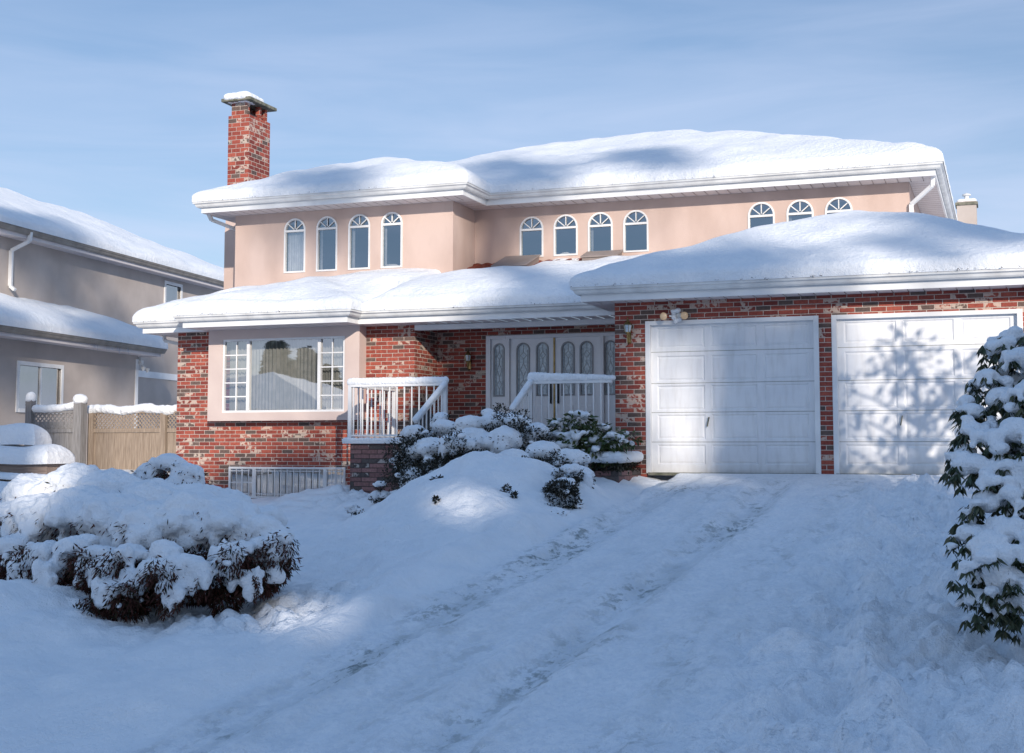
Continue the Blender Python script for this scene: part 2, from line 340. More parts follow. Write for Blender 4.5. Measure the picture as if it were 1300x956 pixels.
# numpy value noise
_tab = rng.random((256, 256)).astype(np.float64)
def vnoise(x, y):
    xi = np.floor(x).astype(int); yi = np.floor(y).astype(int); fx = x - xi; fy = y - yi
    fx = fx * fx * (3 - 2 * fx); fy = fy * fy * (3 - 2 * fy)
    g = lambda a, b: _tab[a & 255, b & 255]
    return (g(xi, yi) * (1 - fx) + g(xi + 1, yi) * fx) * (1 - fy) + (g(xi, yi + 1) * (1 - fx) + g(xi + 1, yi + 1) * fx) * fy - .5
def fbm(x, y, o=4, g=.5):
    r = 0; a = 1
    for k in range(o): r = r + a * vnoise(x * 2 ** k + 17 * k, y * 2 ** k + 31 * k); a *= g
    return r
def sstep(a, b, x):
    t = np.clip((x - a) / (b - a), 0, 1); return t * t * (3 - 2 * t)

# ------------------------------------------------------------------ ground
cps = [(-6.14, 15.2, .20), (-6.56, 15.2, .08), (-5.35, 15.0, .10), (-4.7, 14.2, -.38), (-6.98, 15.2, -.22), (-7.31, 15.0, -.40), (-4.75, 13.5, -.46), (-5.45, 13.5, -.16),
       (-5.97, 13.0, -.42), (-8.78, 17.0, -.47), (-10.16, 18.6, -.36), (-10.86, 18.6, -.56), (-10.58, 17.0, -.61), (-7.85, 14.0, -.70), (-6.11, 12.0, -.80), (-6.0, 10.3, -.98),
       (-5.58, 9.0, -1.06), (-6.07, 8.2, -1.12), (-7.33, 8.6, -.91), (-7.53, 9.2, -.80), (-12.23, 14.0, -.42), (-11.49, 14.0, -.42), (-14.88, 20.0, -.17), (-8.29, 17.5, -.33),
       (-4.9, 16.2, -.22), (-5.0, 17.8, -.08), (-5.09, 11.8, -.66), (-4.73, 9.3, -.92), (-13.2, 19.6, -.54), (-12.2, 19.5, -.58), (-11.2, 19.5, -.58), (-14.2, 19.0, -.36), (-16, 21.8, -.12), (-18, 21.5, -.12),
       (-13.6, 16.5, -.24), (-16.5, 17, -.1), (-9.45, 18.2, -.40), (-8.5, 18.2, -.35), (-6.5, 17.6, .1), (-5.6, 17.4, .0), (-8.5, 11.5, -.75), (-9.8, 12.5, -.66), (-9.5, 9.5, -.85), (-10, 7.5, -1.05), (-7.5, 6.5, -1.25),
       (-5, 6, -1.28), (-5, 4.5, -1.4), (-9, 4, -1.4), (-13, 9, -.85), (-17, 12, -.5), (-22, 8, -.9), (-22, 16, -.3), (-22, 24, -.1), (-14, 4, -1.3), (-22, 3, -1.3), (-16, 24, -.12), (-7.2, 10.2, -.98), (-6.6, 9.6, -1.06), (-8.2, 10.2, -.9)]
cp = np.array(cps)
def _tps(r2): return np.where(r2 > 1e-9, r2 * np.log(np.maximum(r2, 1e-9)), 0)
_A = _tps(((cp[:, None, :2] - cp[None, :, :2]) ** 2).sum(-1)) + np.eye(len(cp)) * .05
_P = np.c_[np.ones(len(cp)), cp[:, :2]]
_S = np.linalg.solve(np.block([[_A, _P], [_P.T, np.zeros((3, 3))]]), np.r_[cp[:, 2], 0, 0, 0])
def drive_plane(y):
    return np.where(y > 5.0, -.10 * (18.4 - y) - .02, -1.36 - .02 * np.clip(5 - y, 0, 6))
def ground_z(X, Y, detail=True):
    sh = X.shape; x = X.ravel(); y = Y.ravel()
    far = np.where(y > 18, -.12, drive_plane(np.minimum(y, 18.0)) + .06)
    z = far.copy()
    inn = (x > -23) & (x < -4.0) & (y > 2) & (y < 25.5)
    xi, yi = x[inn], y[inn]
    t = np.full(len(xi), 0.0) + _S[-3] + _S[-2] * xi + _S[-1] * yi
    for k in range(len(cp)): t += _S[k] * _tps((xi - cp[k, 0]) ** 2 + (yi - cp[k, 1]) ** 2)
    wt = sstep(-23, -19, xi) * sstep(2, 5, yi) * (1 - sstep(23, 25.5, yi))
    z[inn] = z[inn] * (1 - wt) + t * wt
    dr = drive_plane(y)
    edge = -4.36 + .10 * fbm(y * .9, x * 0 + 3, 3)
    wd = sstep(0, 1, (x - edge) / .15 + .5) * (1 - sstep(.55, 1.1, x + .25 * fbm(y * .8, x * 0 + 9, 2))) * (1 - sstep(18.3, 18.9, y))
    bank = z + np.where(x > 0, .16 * sstep(.7, 1.3, x) * (y > 4) + .22 * np.exp(-((x - 1.9) / 1.0) ** 2 - ((y - 10) / 6.0) ** 2), 0)
    z = bank * (1 - wd) + dr * wd
    z = z + np.where((y < 1.5), -.0, 0)
    near = (x > -14) & (x < 6) & (y > 3) & (y < 20)
    if detail:
        f = np.zeros_like(z); xn, yn = x[near], y[near]
        w_ = wd[near]
        soft = .13 * fbm(xn * .75 + 5, yn * .75, 3) + .06 * fbm(xn * 1.7 + 15, yn * 1.5, 2)
        small = .06 * fbm(xn * 3.1, yn * 2.7, 5, .58)
        f0 = (1 - w_) * (soft + small * .9)
        # driveway: long streaks from wheels and the shovel plus trampled lumps towards the right
        ru = np.abs(vnoise(xn * 4.5 + .5 * vnoise(xn, yn * .4), yn * .35 + 11))
        wv = .8 * vnoise(xn * .5, yn * .3); streak = .11 * vnoise(xn * 4.2 + wv, yn * .22) + .065 * vnoise(xn * 9.5 + wv * 2, yn * .5 + 7) + .05 * fbm(xn * 6, yn * 2.2, 4, .62)
        tr = sum(np.exp(-((xn + c + .05 * np.sin(yn * .7)) / s_) ** 2) for c, s_ in ((3.62, .20), (2.25, .18)))
        tr2 = np.exp(-((xn + 1.15 + .22 * (yn - 10) * .35) / .15) ** 2) * sstep(13, 11, yn)
        right = sstep(-2.2, -.9, xn)
        lump = .17 * fbm(xn * 2.2 + 40, yn * 1.5, 6, .66) * (.35 + right) + .10 * right * fbm(xn * .9, yn * .55 + 4, 2)
        rut = sum(np.exp(-np.abs((xn + c + .07 * np.sin(yn * .6 + c)) / s_) ** 3.5) for c, s_ in ((4.02, .17), (2.78, .17)))
        shoulder = sum(np.exp(-((xn + c + .07 * np.sin(yn * .6 + c)) / .07) ** 2) for c in (3.74, 2.50, 3.06))
        rg2 = .34 * right + .66 * sstep(-2.3, -1.2, xn)
        ridges = np.clip(.13 - np.abs(vnoise(xn * 1.5 + .5 * yn * .35 + 50, yn * .42 + 3)), 0, 1) * (.9 * rg2)
        f1 = w_ * (streak * (.38 - .2 * right) + lump * (.22 + .8 * rg2) - .060 * rut + .040 * shoulder * (.5 + vnoise(xn * 3, yn * 2)) + ridges - .05 * tr2
                   + .06 * np.exp(-((xn + .95 + .08 * (yn - 10)) / .13) ** 2) * sstep(12.5, 10, yn) + .022 * fbm(xn * 10, yn * 6, 3, .65))
        f1 = f1 + w_ * .20 * (.08 + rg2) * np.clip(vnoise(xn * 6.5 + 3, yn * 4.2 + 8) - .17, 0, 1) * (1 + vnoise(xn * 19, yn * 17))
        f1 = f1 * sstep(18.5, 16.8, yn)
        f1 = f1 + (1 - w_) * .11 * np.exp(-((xn + 5.9) / 1.3) ** 2 - ((yn - 13.6) / 1.8) ** 2) * fbm(xn * 1.9 + 7, yn * 1.9, 5, .6)
        f2 = .05 * (1 - w_) * np.clip(vnoise(xn * 5.5 + 3, yn * 5 + 8) - .2, 0, 1)
        # broken clods under and in front of the big left shrub and along its right side
        cl = np.exp(-(((xn + 6.3) / .9) ** 2 + ((yn - 9.35) / .5) ** 2)) + .8 * np.exp(-(((xn + 5.4) / .5) ** 2 + ((yn - 9.6) / .9) ** 2)) + .8 * np.exp(-(((xn + 9.5) / 1.5) ** 2 + ((yn - 18) / 1.2) ** 2))
        f2 = f2 + (1 - w_) * .15 * np.exp(-((xn + 4.72 + .12 * np.sin(yn * 1.3)) / .22) ** 2) * (1 - .95 * np.exp(-((yn - 14.4) / .9) ** 2)) * (.65 + .9 * vnoise(xn * 1.2, yn * 1.6)) * sstep(6, 7, yn) * sstep(17.6, 16.5, yn)
        f2 = f2 + cl * (.24 * np.abs(fbm(xn * 4.6, yn * 4.6, 4, .6)))
        f2 = f2 + (1 - w_) * .10 * np.clip(vnoise(xn * 1.9 + 60, yn * 1.5 + 9) - .12, 0, 1)
        f[near] = f0 + f1 + f2
        z = z + f
        z = np.where(~near, z + .05 * fbm(x * .6, y * .6, 3), z)
    return z.reshape(sh)
def gz(x, y): return float(ground_z(np.array([[float(x)]]), np.array([[float(y)]]))[0, 0])
def axis(a, b, fine, mid0, mid1, mid, far):
    L_ = list(np.arange(a, b + 1e-6, fine)); x = a
    lo = list(np.arange(mid0, a - 1e-6, mid)); hi = list(np.arange(b + mid, mid1 + 1e-6, mid))
    s = mid; p = mid0; left = []
    while p > -far: s *= 1.35; p -= s; left.append(p)
    s = mid; p = mid1; right = []
    while p < far: s *= 1.35; p += s; right.append(p)
    return np.array(left[::-1] + lo + L_ + hi + right)
gx = axis(-9.6, 1.6, .034, -23, 6, .2, 2500); gy = axis(6.0, 18.9, .040, -2, 26, .2, 2500)
GX, GY = np.meshgrid(gx, gy); GZ = ground_z(GX, GY)
# the ground dips beneath the buildings so nothing pokes through their floors
ins = ((GX > -13.5) & (GX < -5.4) & (GY > 20.1) & (GY < 27.5)) | ((GX > -5.1) & (GX < .9) & (GY > 18.55) & (GY < 27.5))
GZ = np.where(ins, -1.2, GZ)
nx, ny = len(gx), len(gy)
idx = np.arange(nx * ny).reshape(ny, nx)
gf = np.stack([idx[:-1, :-1], idx[:-1, 1:], idx[1:, 1:], idx[1:, :-1]], -1).reshape(-1, 4)
go = link('ground', np_mesh('ground', np.c_[GX.ravel(), GY.ravel(), GZ.ravel()], gf, True), MAT['ground'])
tag(go, kind='structure')

# ------------------------------------------------------------------ snow helpers
def tess_axis(edges, step, fine=(0, .012, .035, .07, .12, .18, .25, .33)):
    s = set()
    lo, hi = min(edges), max(edges)
    for e in edges:
        for f in fine:
            for q in (e - f, e + f):
                if lo <= q <= hi: s.add(round(q, 4))
    for q in np.arange(lo, hi, step): s.add(round(float(q), 4))
    a = sorted(s); out = [a[0]]
    for q in a[1:]:
        if q - out[-1] > .008: out.append(q)
    if out[-1] != round(hi, 4): out[-1] = round(hi, 4)
    for e in edges:      # keep exact edges
        k = int(np.argmin(np.abs(np.array(out) - e))); out[k] = e
    return np.array(out)
def snow_slab(name, rects, hfun, T, parent, mat, step=.09, hole=None, seed=0, skirt=.28, r=.30, amp=1.0, edge_drop=0.0, offset=None, nowall=None):
    """snow lying on a roof: thick rounded edge all round the eaves, soft undulations above"""
    xs = tess_axis([e for q in rects for e in q[:2]], step); ys = tess_axis([e for q in rects for e in q[2:]], step)
    X, Y = np.meshgrid(xs, ys)
    d = np.full(X.shape, -1.0)
    for a, b, c, e in rects:
        dd = np.minimum(np.minimum(X - a, b - X), np.minimum(Y - c, e - Y)); d = np.maximum(d, dd)
    if nowall is not None: d = nowall(X, Y, d)
    base = hfun(X, Y)
    dn = np.clip(d + .02 * vnoise(X * 4 + seed, Y * 4), 0, r) / r
    prof = skirt + (1 - skirt) * (1 - (1 - dn) ** 2.0) ** .5
    und = amp * (.075 * fbm(X * .8 + seed, Y * .8 + seed * 3, 3) + .022 * fbm(X * 3 + seed, Y * 2.4, 3))
    t = T * prof * (1 + .30 * fbm(X * .55 + seed * 2, Y * .55, 2)) + und * np.clip(.25 + dn, 0, 1) + .05 * np.abs(vnoise(X * 1.3 + seed, Y * .9)) * dn
    if hole is not None: t = t * (1 - hole(X, Y)) - .05 * hole(X, Y)
    Z = base + t
    cxy = lambda arr: .25 * (arr[:-1, :-1] + arr[1:, :-1] + arr[:-1, 1:] + arr[1:, 1:])
    CX, CY = cxy(X), cxy(Y); keep = np.zeros(CX.shape, bool)
    for a, b, c, e in rects: keep |= (CX > a) & (CX < b) & (CY > c) & (CY < e)
    n_x = len(xs); ID = np.arange(X.size).reshape(X.shape)
    F = np.stack([ID[:-1, :-1], ID[:-1, 1:], ID[1:, 1:], ID[1:, :-1]], -1)[keep]
    V = np.c_[X.ravel(), Y.ravel(), Z.ravel()]
    # skirt down the outer boundary
    und_ = {}
    for q in F:
        for k in range(4):
            e = (int(q[k]), int(q[(k + 1) % 4])); und_[e] = 1
    bd = [e for e in und_ if (e[1], e[0]) not in und_]
    low = {}; extra = []; bz = base.ravel() + .006 - edge_drop
    off = len(V)
    def lv(i):
        if i not in low: low[i] = off + len(extra); extra.append((V[i][0], V[i][1], bz[i]))
        return low[i]
    sk = [(b_, a_, lv(a_), lv(b_)) for a_, b_ in bd]
    V = np.vstack([V, np.array(extra)]); F = np.vstack([F, np.array(sk)])
    used = np.unique(F); remap = -np.ones(len(V), int); remap[used] = np.arange(len(used))
    V = V[used]; F = remap[F]
    if offset is not None: V = V - np.array(offset)
    elif parent is not None: V = V - np.array(world_off(parent))
    return link(name, np_mesh(name, V, F, True), mat, parent)

def _ico(sub=2):
    bm = bmesh.new(); bmesh.ops.create_icosphere(bm, subdivisions=sub, radius=1)
    v = np.array([x.co[:] for x in bm.verts]); f = np.array([[q.index for q in x.verts] for x in bm.faces]); bm.free(); return v, f
ICO = _ico(2)
def blob_snow(name, blobs, voxel, parent, mat, off=(0, 0, 0), amp=.02, freq=6.0, sm=6, flat=.72):
    v, f = ICO; V = []; F = []
    for k, b in enumerate(blobs):
        c = np.array(b[:3]); r = b[3]; rr = np.array([r, r, r * flat]) if len(b) == 4 else np.array(b[3:6])
        V.append(v * rr + c); F.append(f + k * len(v))
    V = np.vstack(V); F = np.vstack(F)
    me = np_mesh('tmp', V - np.array(off), F)
    o = bpy.data.objects.new('tmp', me); COL.objects.link(o)
    m = o.modifiers.new('r', 'REMESH'); m.mode = 'VOXEL'; m.voxel_size = voxel
    s = o.modifiers.new('s', 'SMOOTH'); s.factor = .5; s.iterations = sm
    dg = bpy.context.evaluated_depsgraph_get(); ev = o.evaluated_get(dg)
    me2 = bpy.data.meshes.new_from_object(ev, depsgraph=dg)
    bpy.data.objects.remove(o); bpy.data.meshes.remove(me)
    n = len(me2.vertices); co = np.empty(n * 3); me2.vertices.foreach_get('co', co); co = co.reshape(-1, 3)
    no = np.empty(n * 3); me2.vertices.foreach_get('normal', no); no = no.reshape(-1, 3)
    dsp = np.array([noise.noise(Vector(p) * freq) + .5 * noise.noise(Vector(p) * freq * 2.6) + .28 * noise.noise(Vector(p) * freq * 6) for p in co])
    co = co + no * (dsp * amp)[:, None]
    me2.vertices.foreach_set('co', co.ravel()); me2.polygons.foreach_set('use_smooth', np.ones(len(me2.polygons), bool)); me2.name = name; me2.update()
    me2.materials.clear()
    return link(name, me2, mat, parent)

# ------------------------------------------------------------------ foliage helpers
def unit(a): return a / np.maximum(np.linalg.norm(a, axis=-1, keepdims=True), 1e-9)
def leaves(P, D, length, width, rs):
    """folded pointed leaves: base P, direction D"""
    n = len(P); D = unit(D); up = unit(rs.normal(size=(n, 3)) * .6 + np.array([0, 0, 1.0]))
    S = unit(np.cross(D, up)); Nn = np.cross(S, D)
    L_ = (length * rs.uniform(.7, 1.25, n))[:, None]; Wd = (width * rs.uniform(.75, 1.25, n))[:, None]
    b = P; c = P + D * L_ * .5 + Nn * Wd * -.18; t = P + D * L_ - Nn * L_ * .06
    l_ = P + D * L_ * .45 - S * Wd * .5; r_ = P + D * L_ * .45 + S * Wd * .5
    V = np.stack([b, l_, t, r_, c], 1).reshape(-1, 3)
    i = np.arange(n)[:, None] * 5
    F = np.concatenate([i + np.array([0, 4, 2, 1]), i + np.array([0, 3, 2, 4])], 0)
    return V, F
def sphere_pts(n, rs):
    p = rs.normal(size=(n, 3)); return unit(p)

# ------------------------------------------------------------------ house (walls)
house = thing('brick_house', 'snow-covered two storey house of red brick and pink stucco with two white garage doors', 'house', HOUSE_AT)
EV, EU = 2.33, 4.70        # eave heights of the main floor and upper floor
YW, YE, YG, YU, YM = 19.95, 20.90, 18.40, 21.70, 22.75

def wall_y(mb, Y, x0, x1, z0, z1, holes=(), depth=.12, back=None):
    """wall in the plane y=Y with rectangular holes (reveals go back by depth); a hole = (x0,x1,z0,z1[,'arch'])"""
    xs = sorted({x0, x1, *[h[0] for h in holes], *[h[1] for h in holes]}); zs = sorted({z0, z1, *[h[2] for h in holes], *[h[3] for h in holes]})
    for i in range(len(xs) - 1):
        for j in range(len(zs) - 1):
            cx, cz = (xs[i] + xs[i + 1]) / 2, (zs[j] + zs[j + 1]) / 2
            if any(h[0] < cx < h[1] and h[2] < cz < h[3] for h in holes): continue
            mb.quad((xs[i], Y, zs[j]), (xs[i + 1], Y, zs[j]), (xs[i + 1], Y, zs[j + 1]), (xs[i], Y, zs[j + 1]))
    for h in holes:
        a, b, c, d = h[:4]
        if len(h) > 4:
            r = (b - a) / 2; m = (a + b) / 2; sp = d - r; n = 14
            arc = [(m + r * math.cos(math.pi * k / n), sp + r * math.sin(math.pi * k / n)) for k in range(n + 1)]   # right to left
            for k in range(n):
                p, q = arc[k], arc[k + 1]
                mb.quad((p[0], Y, p[1]), (p[0], Y, d), (q[0], Y, d), (q[0], Y, q[1]))
                mb.quad((p[0], Y, p[1]), (q[0], Y, q[1]), (q[0], Y + depth, q[1]), (p[0], Y + depth, p[1]))
            d = sp
        else: mb.quad((a, Y, d), (b, Y, d), (b, Y + depth, d), (a, Y + depth, d))
        mb.quad((a, Y, c), (a, Y + depth, c), (b, Y + depth, c), (b, Y, c))
        mb.quad((a, Y, c), (a, Y, d), (a, Y + depth, d), (a, Y + depth, c))
        mb.quad((b, Y, c), (b, Y + depth, c), (b, Y + depth, d), (b, Y, d))
def wall_x(mb, X, y0, y1, z0, z1): mb.quad((X, y0, z0), (X, y1, z0), (X, y1, z1), (X, y0, z1))

GD = [(-4.79, -2.37), (-2.20, .22)]
DOORH = 2.115
m = MB()
wall_y(m, YG, -5.24, .95, -.4, 2.42, [(a, b, -.4, DOORH) for a, b in GD], .10)
wall_x(m, -5.24, YG, YE, -.4, 2.42); wall_x(m, .95, YG, 26.5, -.4, 2.42)
m.build('wall', MAT['brick'], house)
m = MB()
BW = (-12.58, -10.24, .92, 2.17); BS = (-12.57, -10.33, -.53, .0)
wall_y(m, YW, -13.65, -9.09, -1.2, 2.42, [BW, BS], .12)
wall_x(m, -13.65, YW, 27.5, -1.2, 2.42); wall_x(m, -9.09, YW, YE, -1.2, 2.42)
wall_y(m, YE, -9.09, -5.24, -.4, 2.42, [(-8.20, -5.90, .3, 2.20)], .12)
m.build('wall', MAT['brick'], house)
# soldier course over the basement window and brick sill beneath it
MB().box(-12.64, -10.26, YW - .012, YW + .05, -.58, -.532).build('window_ledge', MAT['brick'], house)
# upper stucco storey
AU = [(-12.562, -12.113), (-11.882, -11.450), (-11.224, -10.783), (-10.561, -10.137)]
AM = [(-8.267, -7.811), (-7.615, -7.159), (-6.967, -6.505), (-6.310, -5.850), (-4.091, -3.634), (-3.434, -2.980), (-2.790, -2.338)]
m = MB()
wall_y(m, YU, -13.62, -9.15, 3.0, 4.75, [(a, b, 3.56, 4.58, 'arch') for a, b in AU], .07)
wall_x(m, -13.62, YU, 27.5, 2.8, 4.75); wall_x(m, -9.15, YU, YM, 3.0, 4.75)
wall_y(m, YM, -9.15, -1.42, 3.0, 4.75, [(a, b, 3.775, 4.525, 'arch') for a, b in AM], .07)
wall_x(m, -1.42, YM, 31, 2.5, 4.75)
m.build('stucco_wall', MAT['stucco'], house)
# pale control joints: none; bay box
m = MB()
wall_y(m, 19.70, -12.86, -9.97, .78, 2.40, [BW], .10)
m.quad((-12.86, 19.70, .78), (-12.86, 19.95, .78), (-9.97, 19.95, .78), (-9.97, 19.70, .78))
m.quad((-9.97, 19.70, .78), (-9.97, 19.95, .78), (-9.97, 19.95, 2.40), (-9.97, 19.70, 2.40)); m.quad((-12.86, 19.70, .78), (-12.86, 19.70, 2.40), (-12.86, 19.95, 2.40), (-12.86, 19.95, .78))
m.build('bay_wall', MAT['bay'], house)
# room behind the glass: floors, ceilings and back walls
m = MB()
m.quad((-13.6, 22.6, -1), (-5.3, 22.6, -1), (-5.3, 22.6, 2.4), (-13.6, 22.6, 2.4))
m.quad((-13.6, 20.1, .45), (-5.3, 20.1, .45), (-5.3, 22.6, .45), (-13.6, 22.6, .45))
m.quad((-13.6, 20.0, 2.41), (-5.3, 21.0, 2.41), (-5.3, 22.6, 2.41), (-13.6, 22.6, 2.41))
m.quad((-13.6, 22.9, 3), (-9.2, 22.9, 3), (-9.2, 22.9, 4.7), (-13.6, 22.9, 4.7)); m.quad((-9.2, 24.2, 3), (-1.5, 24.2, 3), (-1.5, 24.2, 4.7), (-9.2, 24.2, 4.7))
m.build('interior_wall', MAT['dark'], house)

# ------------------------------------------------------------------ house (roofs)
PITCH = .36
def smin(vals, k=.035):
    s = sum(np.exp(-np.asarray(v) / k) for v in vals); return -k * np.log(s)
def smax2(a, b, k=.04): return k * np.log(np.exp(a / k) + np.exp(b / k))
RZ = .165     # roof surface above the fascia bottom at the eave line
G_R = (-5.62, 1.25, 18.0, 27.0)
def h_gar(X, Y, k=.03): return G_Z + RZ + np.maximum(0, PITCH * smin([X - G_R[0], G_R[1] - X, Y - G_R[2], G_R[3] - Y + 3], .12))
G_Z = 2.385
U_R = (-14.05, -8.75, 21.20, 26.5)
def h_up(X, Y): return EU + RZ + np.maximum(0, PITCH * smin([X - U_R[0], U_R[1] - X, Y - U_R[2], U_R[3] - Y], .10))
M_R = (-14.05, -.98, 22.30, 32.5)
def h_main(X, Y): return EU + RZ + np.maximum(0, PITCH * smin([X - M_R[0], M_R[1] - X, Y - M_R[2], M_R[3] - Y], .10))
B_R = (-12.95, -9.86, 19.05)
L_X0, L_Y0, L_YL = -14.25, 19.45, 19.75
def h_low(X, Y):
    left = PITCH * smin([X - L_X0, Y - L_YL + (X < -1e9)], .10)
    right = PITCH * (Y - L_Y0)
    main = np.where(X < -11.4, left, right)
    main = left * (1 - sstep(-12.9, -9.9, X)) + right * sstep(-12.9, -9.9, X)
    bay = PITCH * smin([X - B_R[0], B_R[1] - X, Y - B_R[2], 1.62 - np.maximum(0, Y - 20.6) * .15 + 0 * X], .10)
    return EV + RZ + np.maximum(0, smax2(main, bay, .05))

def eave_set(path, z, name_prefix, parent, col_f, col_g, closed=False, gut=.12, soffit_in=.6, inward=None):
    """fascia board and gutter swept along an axis-aligned eave polyline (outside lies to the right of the walking direction)"""
    P = [Vector((p[0], p[1])) for p in path]; n = len(P)
    def offs(d):
        out = []
        for i in range(n):
            a = P[i] - P[i - 1] if i > 0 else None; b = P[i + 1] - P[i] if i < n - 1 else None
            o = Vector((0, 0))
            for s_ in (a, b):
                if s_ is not None:
                    s_ = s_.normalized(); nn = Vector((s_.y, -s_.x))
                    if (o - nn).length > .01: o = o + nn
            out.append(P[i] + o * d)
        return out
    def sweep(prof, name, mat, par):
        mb = MB(); rings = [offs(d) for d, _ in prof]; k = len(prof)
        for r_, (d, zz) in zip(rings, prof):
            for p in r_: mb.v.append((p.x, p.y, z + zz))
        for j in range(k):
            j2 = (j + 1) % k
            for i in range(n - 1): mb.f.append((j * n + i, j * n + i + 1, j2 * n + i + 1, j2 * n + i))
        mb.f.append(tuple(j * n for j in range(k))); mb.f.append(tuple(j * n + n - 1 for j in range(k))[::-1])
        return mb.build(name, mat, par)
    fa = sweep([(0, 0), (0, .16), (-.03, .16), (-.03, 0)], 'fascia', MAT[col_f], parent)
    gu = sweep([(.004, .098), (.055, .098), (.075, .118), (.088, .150), (.118, .165), (.120, .198), (.108, .198), (.104, .178), (.004, .178)], 'gutter', MAT[col_g], parent)
    return fa, gu

def roof_plate(name, rects, hf, parent, mat, drop=.02, step=.35):
    xs = tess_axis([e for q in rects for e in q[:2]], step, (0,)); ys = tess_axis([e for q in rects for e in q[2:]], step, (0,))
    X, Y = np.meshgrid(xs, ys); Z = hf(X, Y) - drop
    CX = .5 * (X[:-1, :-1] + X[1:, 1:]); CY = .5 * (Y[:-1, :-1] + Y[1:, 1:]); keep = np.zeros(CX.shape, bool)
    for a, b, c, e in rects: keep |= (CX > a) & (CX < b) & (CY > c) & (CY < e)
    ID = np.arange(X.size).reshape(X.shape); F = np.stack([ID[:-1, :-1], ID[:-1, 1:], ID[1:, 1:], ID[1:, :-1]], -1)[keep]
    return link(name, np_mesh(name, np.c_[X.ravel(), Y.ravel(), Z.ravel()] - np.array(world_off(parent)), F), mat, parent)

def soffit(rects, z, parent, ribs='y', mat='soffit'):
    """vented soffit boards: ribbed sheet"""
    mb = MB()
    for (a, b, c, e, d) in rects:
        if d == 'x':      # boards run along y, ribs repeat along x
            k = max(1, int(round((b - a) / .2)));
            for i in range(k):
                x0 = a + (b - a) * i / k; x1 = a + (b - a) * (i + 1) / k
                mb.quad((x0, c, z), (x0, e, z), (x1 - .012, e, z), (x1 - .012, c, z)); mb.quad((x1 - .012, c, z + .012), (x1 - .012, e, z + .012), (x1, e, z + .012), (x1, c, z + .012))
        else:
            k = max(1, int(round((e - c) / .2)))
            for i in range(k):
                y0 = c + (e - c) * i / k; y1 = c + (e - c) * (i + 1) / k
                mb.quad((a, y0, z), (a, y1 - .012, z), (b, y1 - .012, z), (b, y0, z)); mb.quad((a, y1 - .012, z + .012), (a, y1, z + .012), (b, y1, z + .012), (b, y1 - .012, z + .012))
    return mb.build('soffit', MAT[mat], parent)

# garage roof
r1 = roof_plate('roof', [G_R], h_gar, house, MAT['tile'])
r1['label'] = 'hip roof over the garage deep in snow'
eave_set([(G_R[0], 25.5), (G_R[0], G_R[2]), (G_R[1], G_R[2]), (G_R[1], 25.5)], G_Z, 'garage', r1, 'white', 'gutter')
soffit([(G_R[0], G_R[1], 18.03, 18.395, 'x'), (G_R[0] + .03, -5.245, 18.395, 25.5, 'y'), (.955, G_R[1] - .03, 18.395, 25.5, 'y')], G_Z + .004, r1)
snow_slab('snow_cover', [(G_R[0] - .13, G_R[1] + .13, G_R[2] - .13, 27.0)], lambda X, Y: np.maximum(h_gar(X, Y), G_Z + .19), .33, r1, MAT['snow'], seed=3, r=.50)
# upper left wing roof + main roof
r2 = roof_plate('roof', [U_R], h_up, house, MAT['tile']); r2['label'] = 'small hip roof over the projecting upper wing'
r3 = roof_plate('roof', [(M_R[0], M_R[1], M_R[2], M_R[3])], h_main, house, MAT['tile']); r3['label'] = 'large main hip roof'
eave_set([(U_R[0], 26.5), (U_R[0], U_R[2]), (U_R[1], U_R[2]), (U_R[1], M_R[2])], EU, 'up', r2, 'white', 'gutter')
eave_set([(U_R[1] - .02, M_R[2]), (M_R[1], M_R[2]), (M_R[1], 32.0)], EU, 'main', r3, 'white', 'gutter')
soffit([(U_R[0], U_R[1], 21.23, 21.695, 'x'), (U_R[0] + .03, -13.625, 21.7, 26.5, 'y'), (-9.145, U_R[1], 21.7, 22.745, 'y')], EU + .004, r2)
soffit([(U_R[1] + .002, M_R[1], 22.33, 22.745, 'x'), (-1.415, M_R[1] - .03, 22.75, 31, 'y')], EU + .004, r3)
snow_slab('snow_cover', [(U_R[0] - .13, U_R[1] + .13, U_R[2] - .13, 26.5)], lambda X, Y: np.maximum(h_up(X, Y), EU + .19), .34, r2, MAT['snow'], seed=8, r=.55)
snow_slab('snow_cover', [(-13.9, M_R[1] + .13, M_R[2] - .13, 32.4)], lambda X, Y: np.maximum(h_main(X, Y), EU + .19), .34, r3, MAT['snow'], step=.12, seed=15, r=.60)
# lower roof: left part, bay hip, porch roof
lr = [(L_X0, B_R[0], L_YL, 24.0), (B_R[0], B_R[1], B_R[2], 23.2), (B_R[1], -5.22, L_Y0, 23.2)]
r4 = roof_plate('roof', lr, h_low, house, MAT['tile'], step=.25); r4['label'] = 'low roof over the bay window and porch, tiles bare beside the skylight'
eave_set([(L_X0, 24.0), (L_X0, L_YL), (B_R[0], L_YL), (B_R[0], B_R[2]), (B_R[1], B_R[2]), (B_R[1], L_Y0), (-5.25, L_Y0)], EV, 'low', r4, 'white', 'gutter')
soffit([(L_X0 + .03, -13.655, 19.95, 24, 'y'), (L_X0 + .03, B_R[0] + .0, 19.78, 19.945, 'x'), (B_R[0] + .03, B_R[1] - .03, 19.08, 19.695, 'x'), (B_R[0] + .0, -12.862, 19.70, 19.945, 'x'),
        (-9.965, B_R[1] - .0, 19.70, 19.945, 'x'), (B_R[1] + .001, -5.245, 19.48, 19.945, 'x'), (-9.085, -5.245, 19.95, 20.895, 'x')], EV + .004, r4)
MB().box(-9.085, -5.245, 19.93, 20.06, 2.245, 2.33).build('beam', MAT['white'], house, bevel=.006)
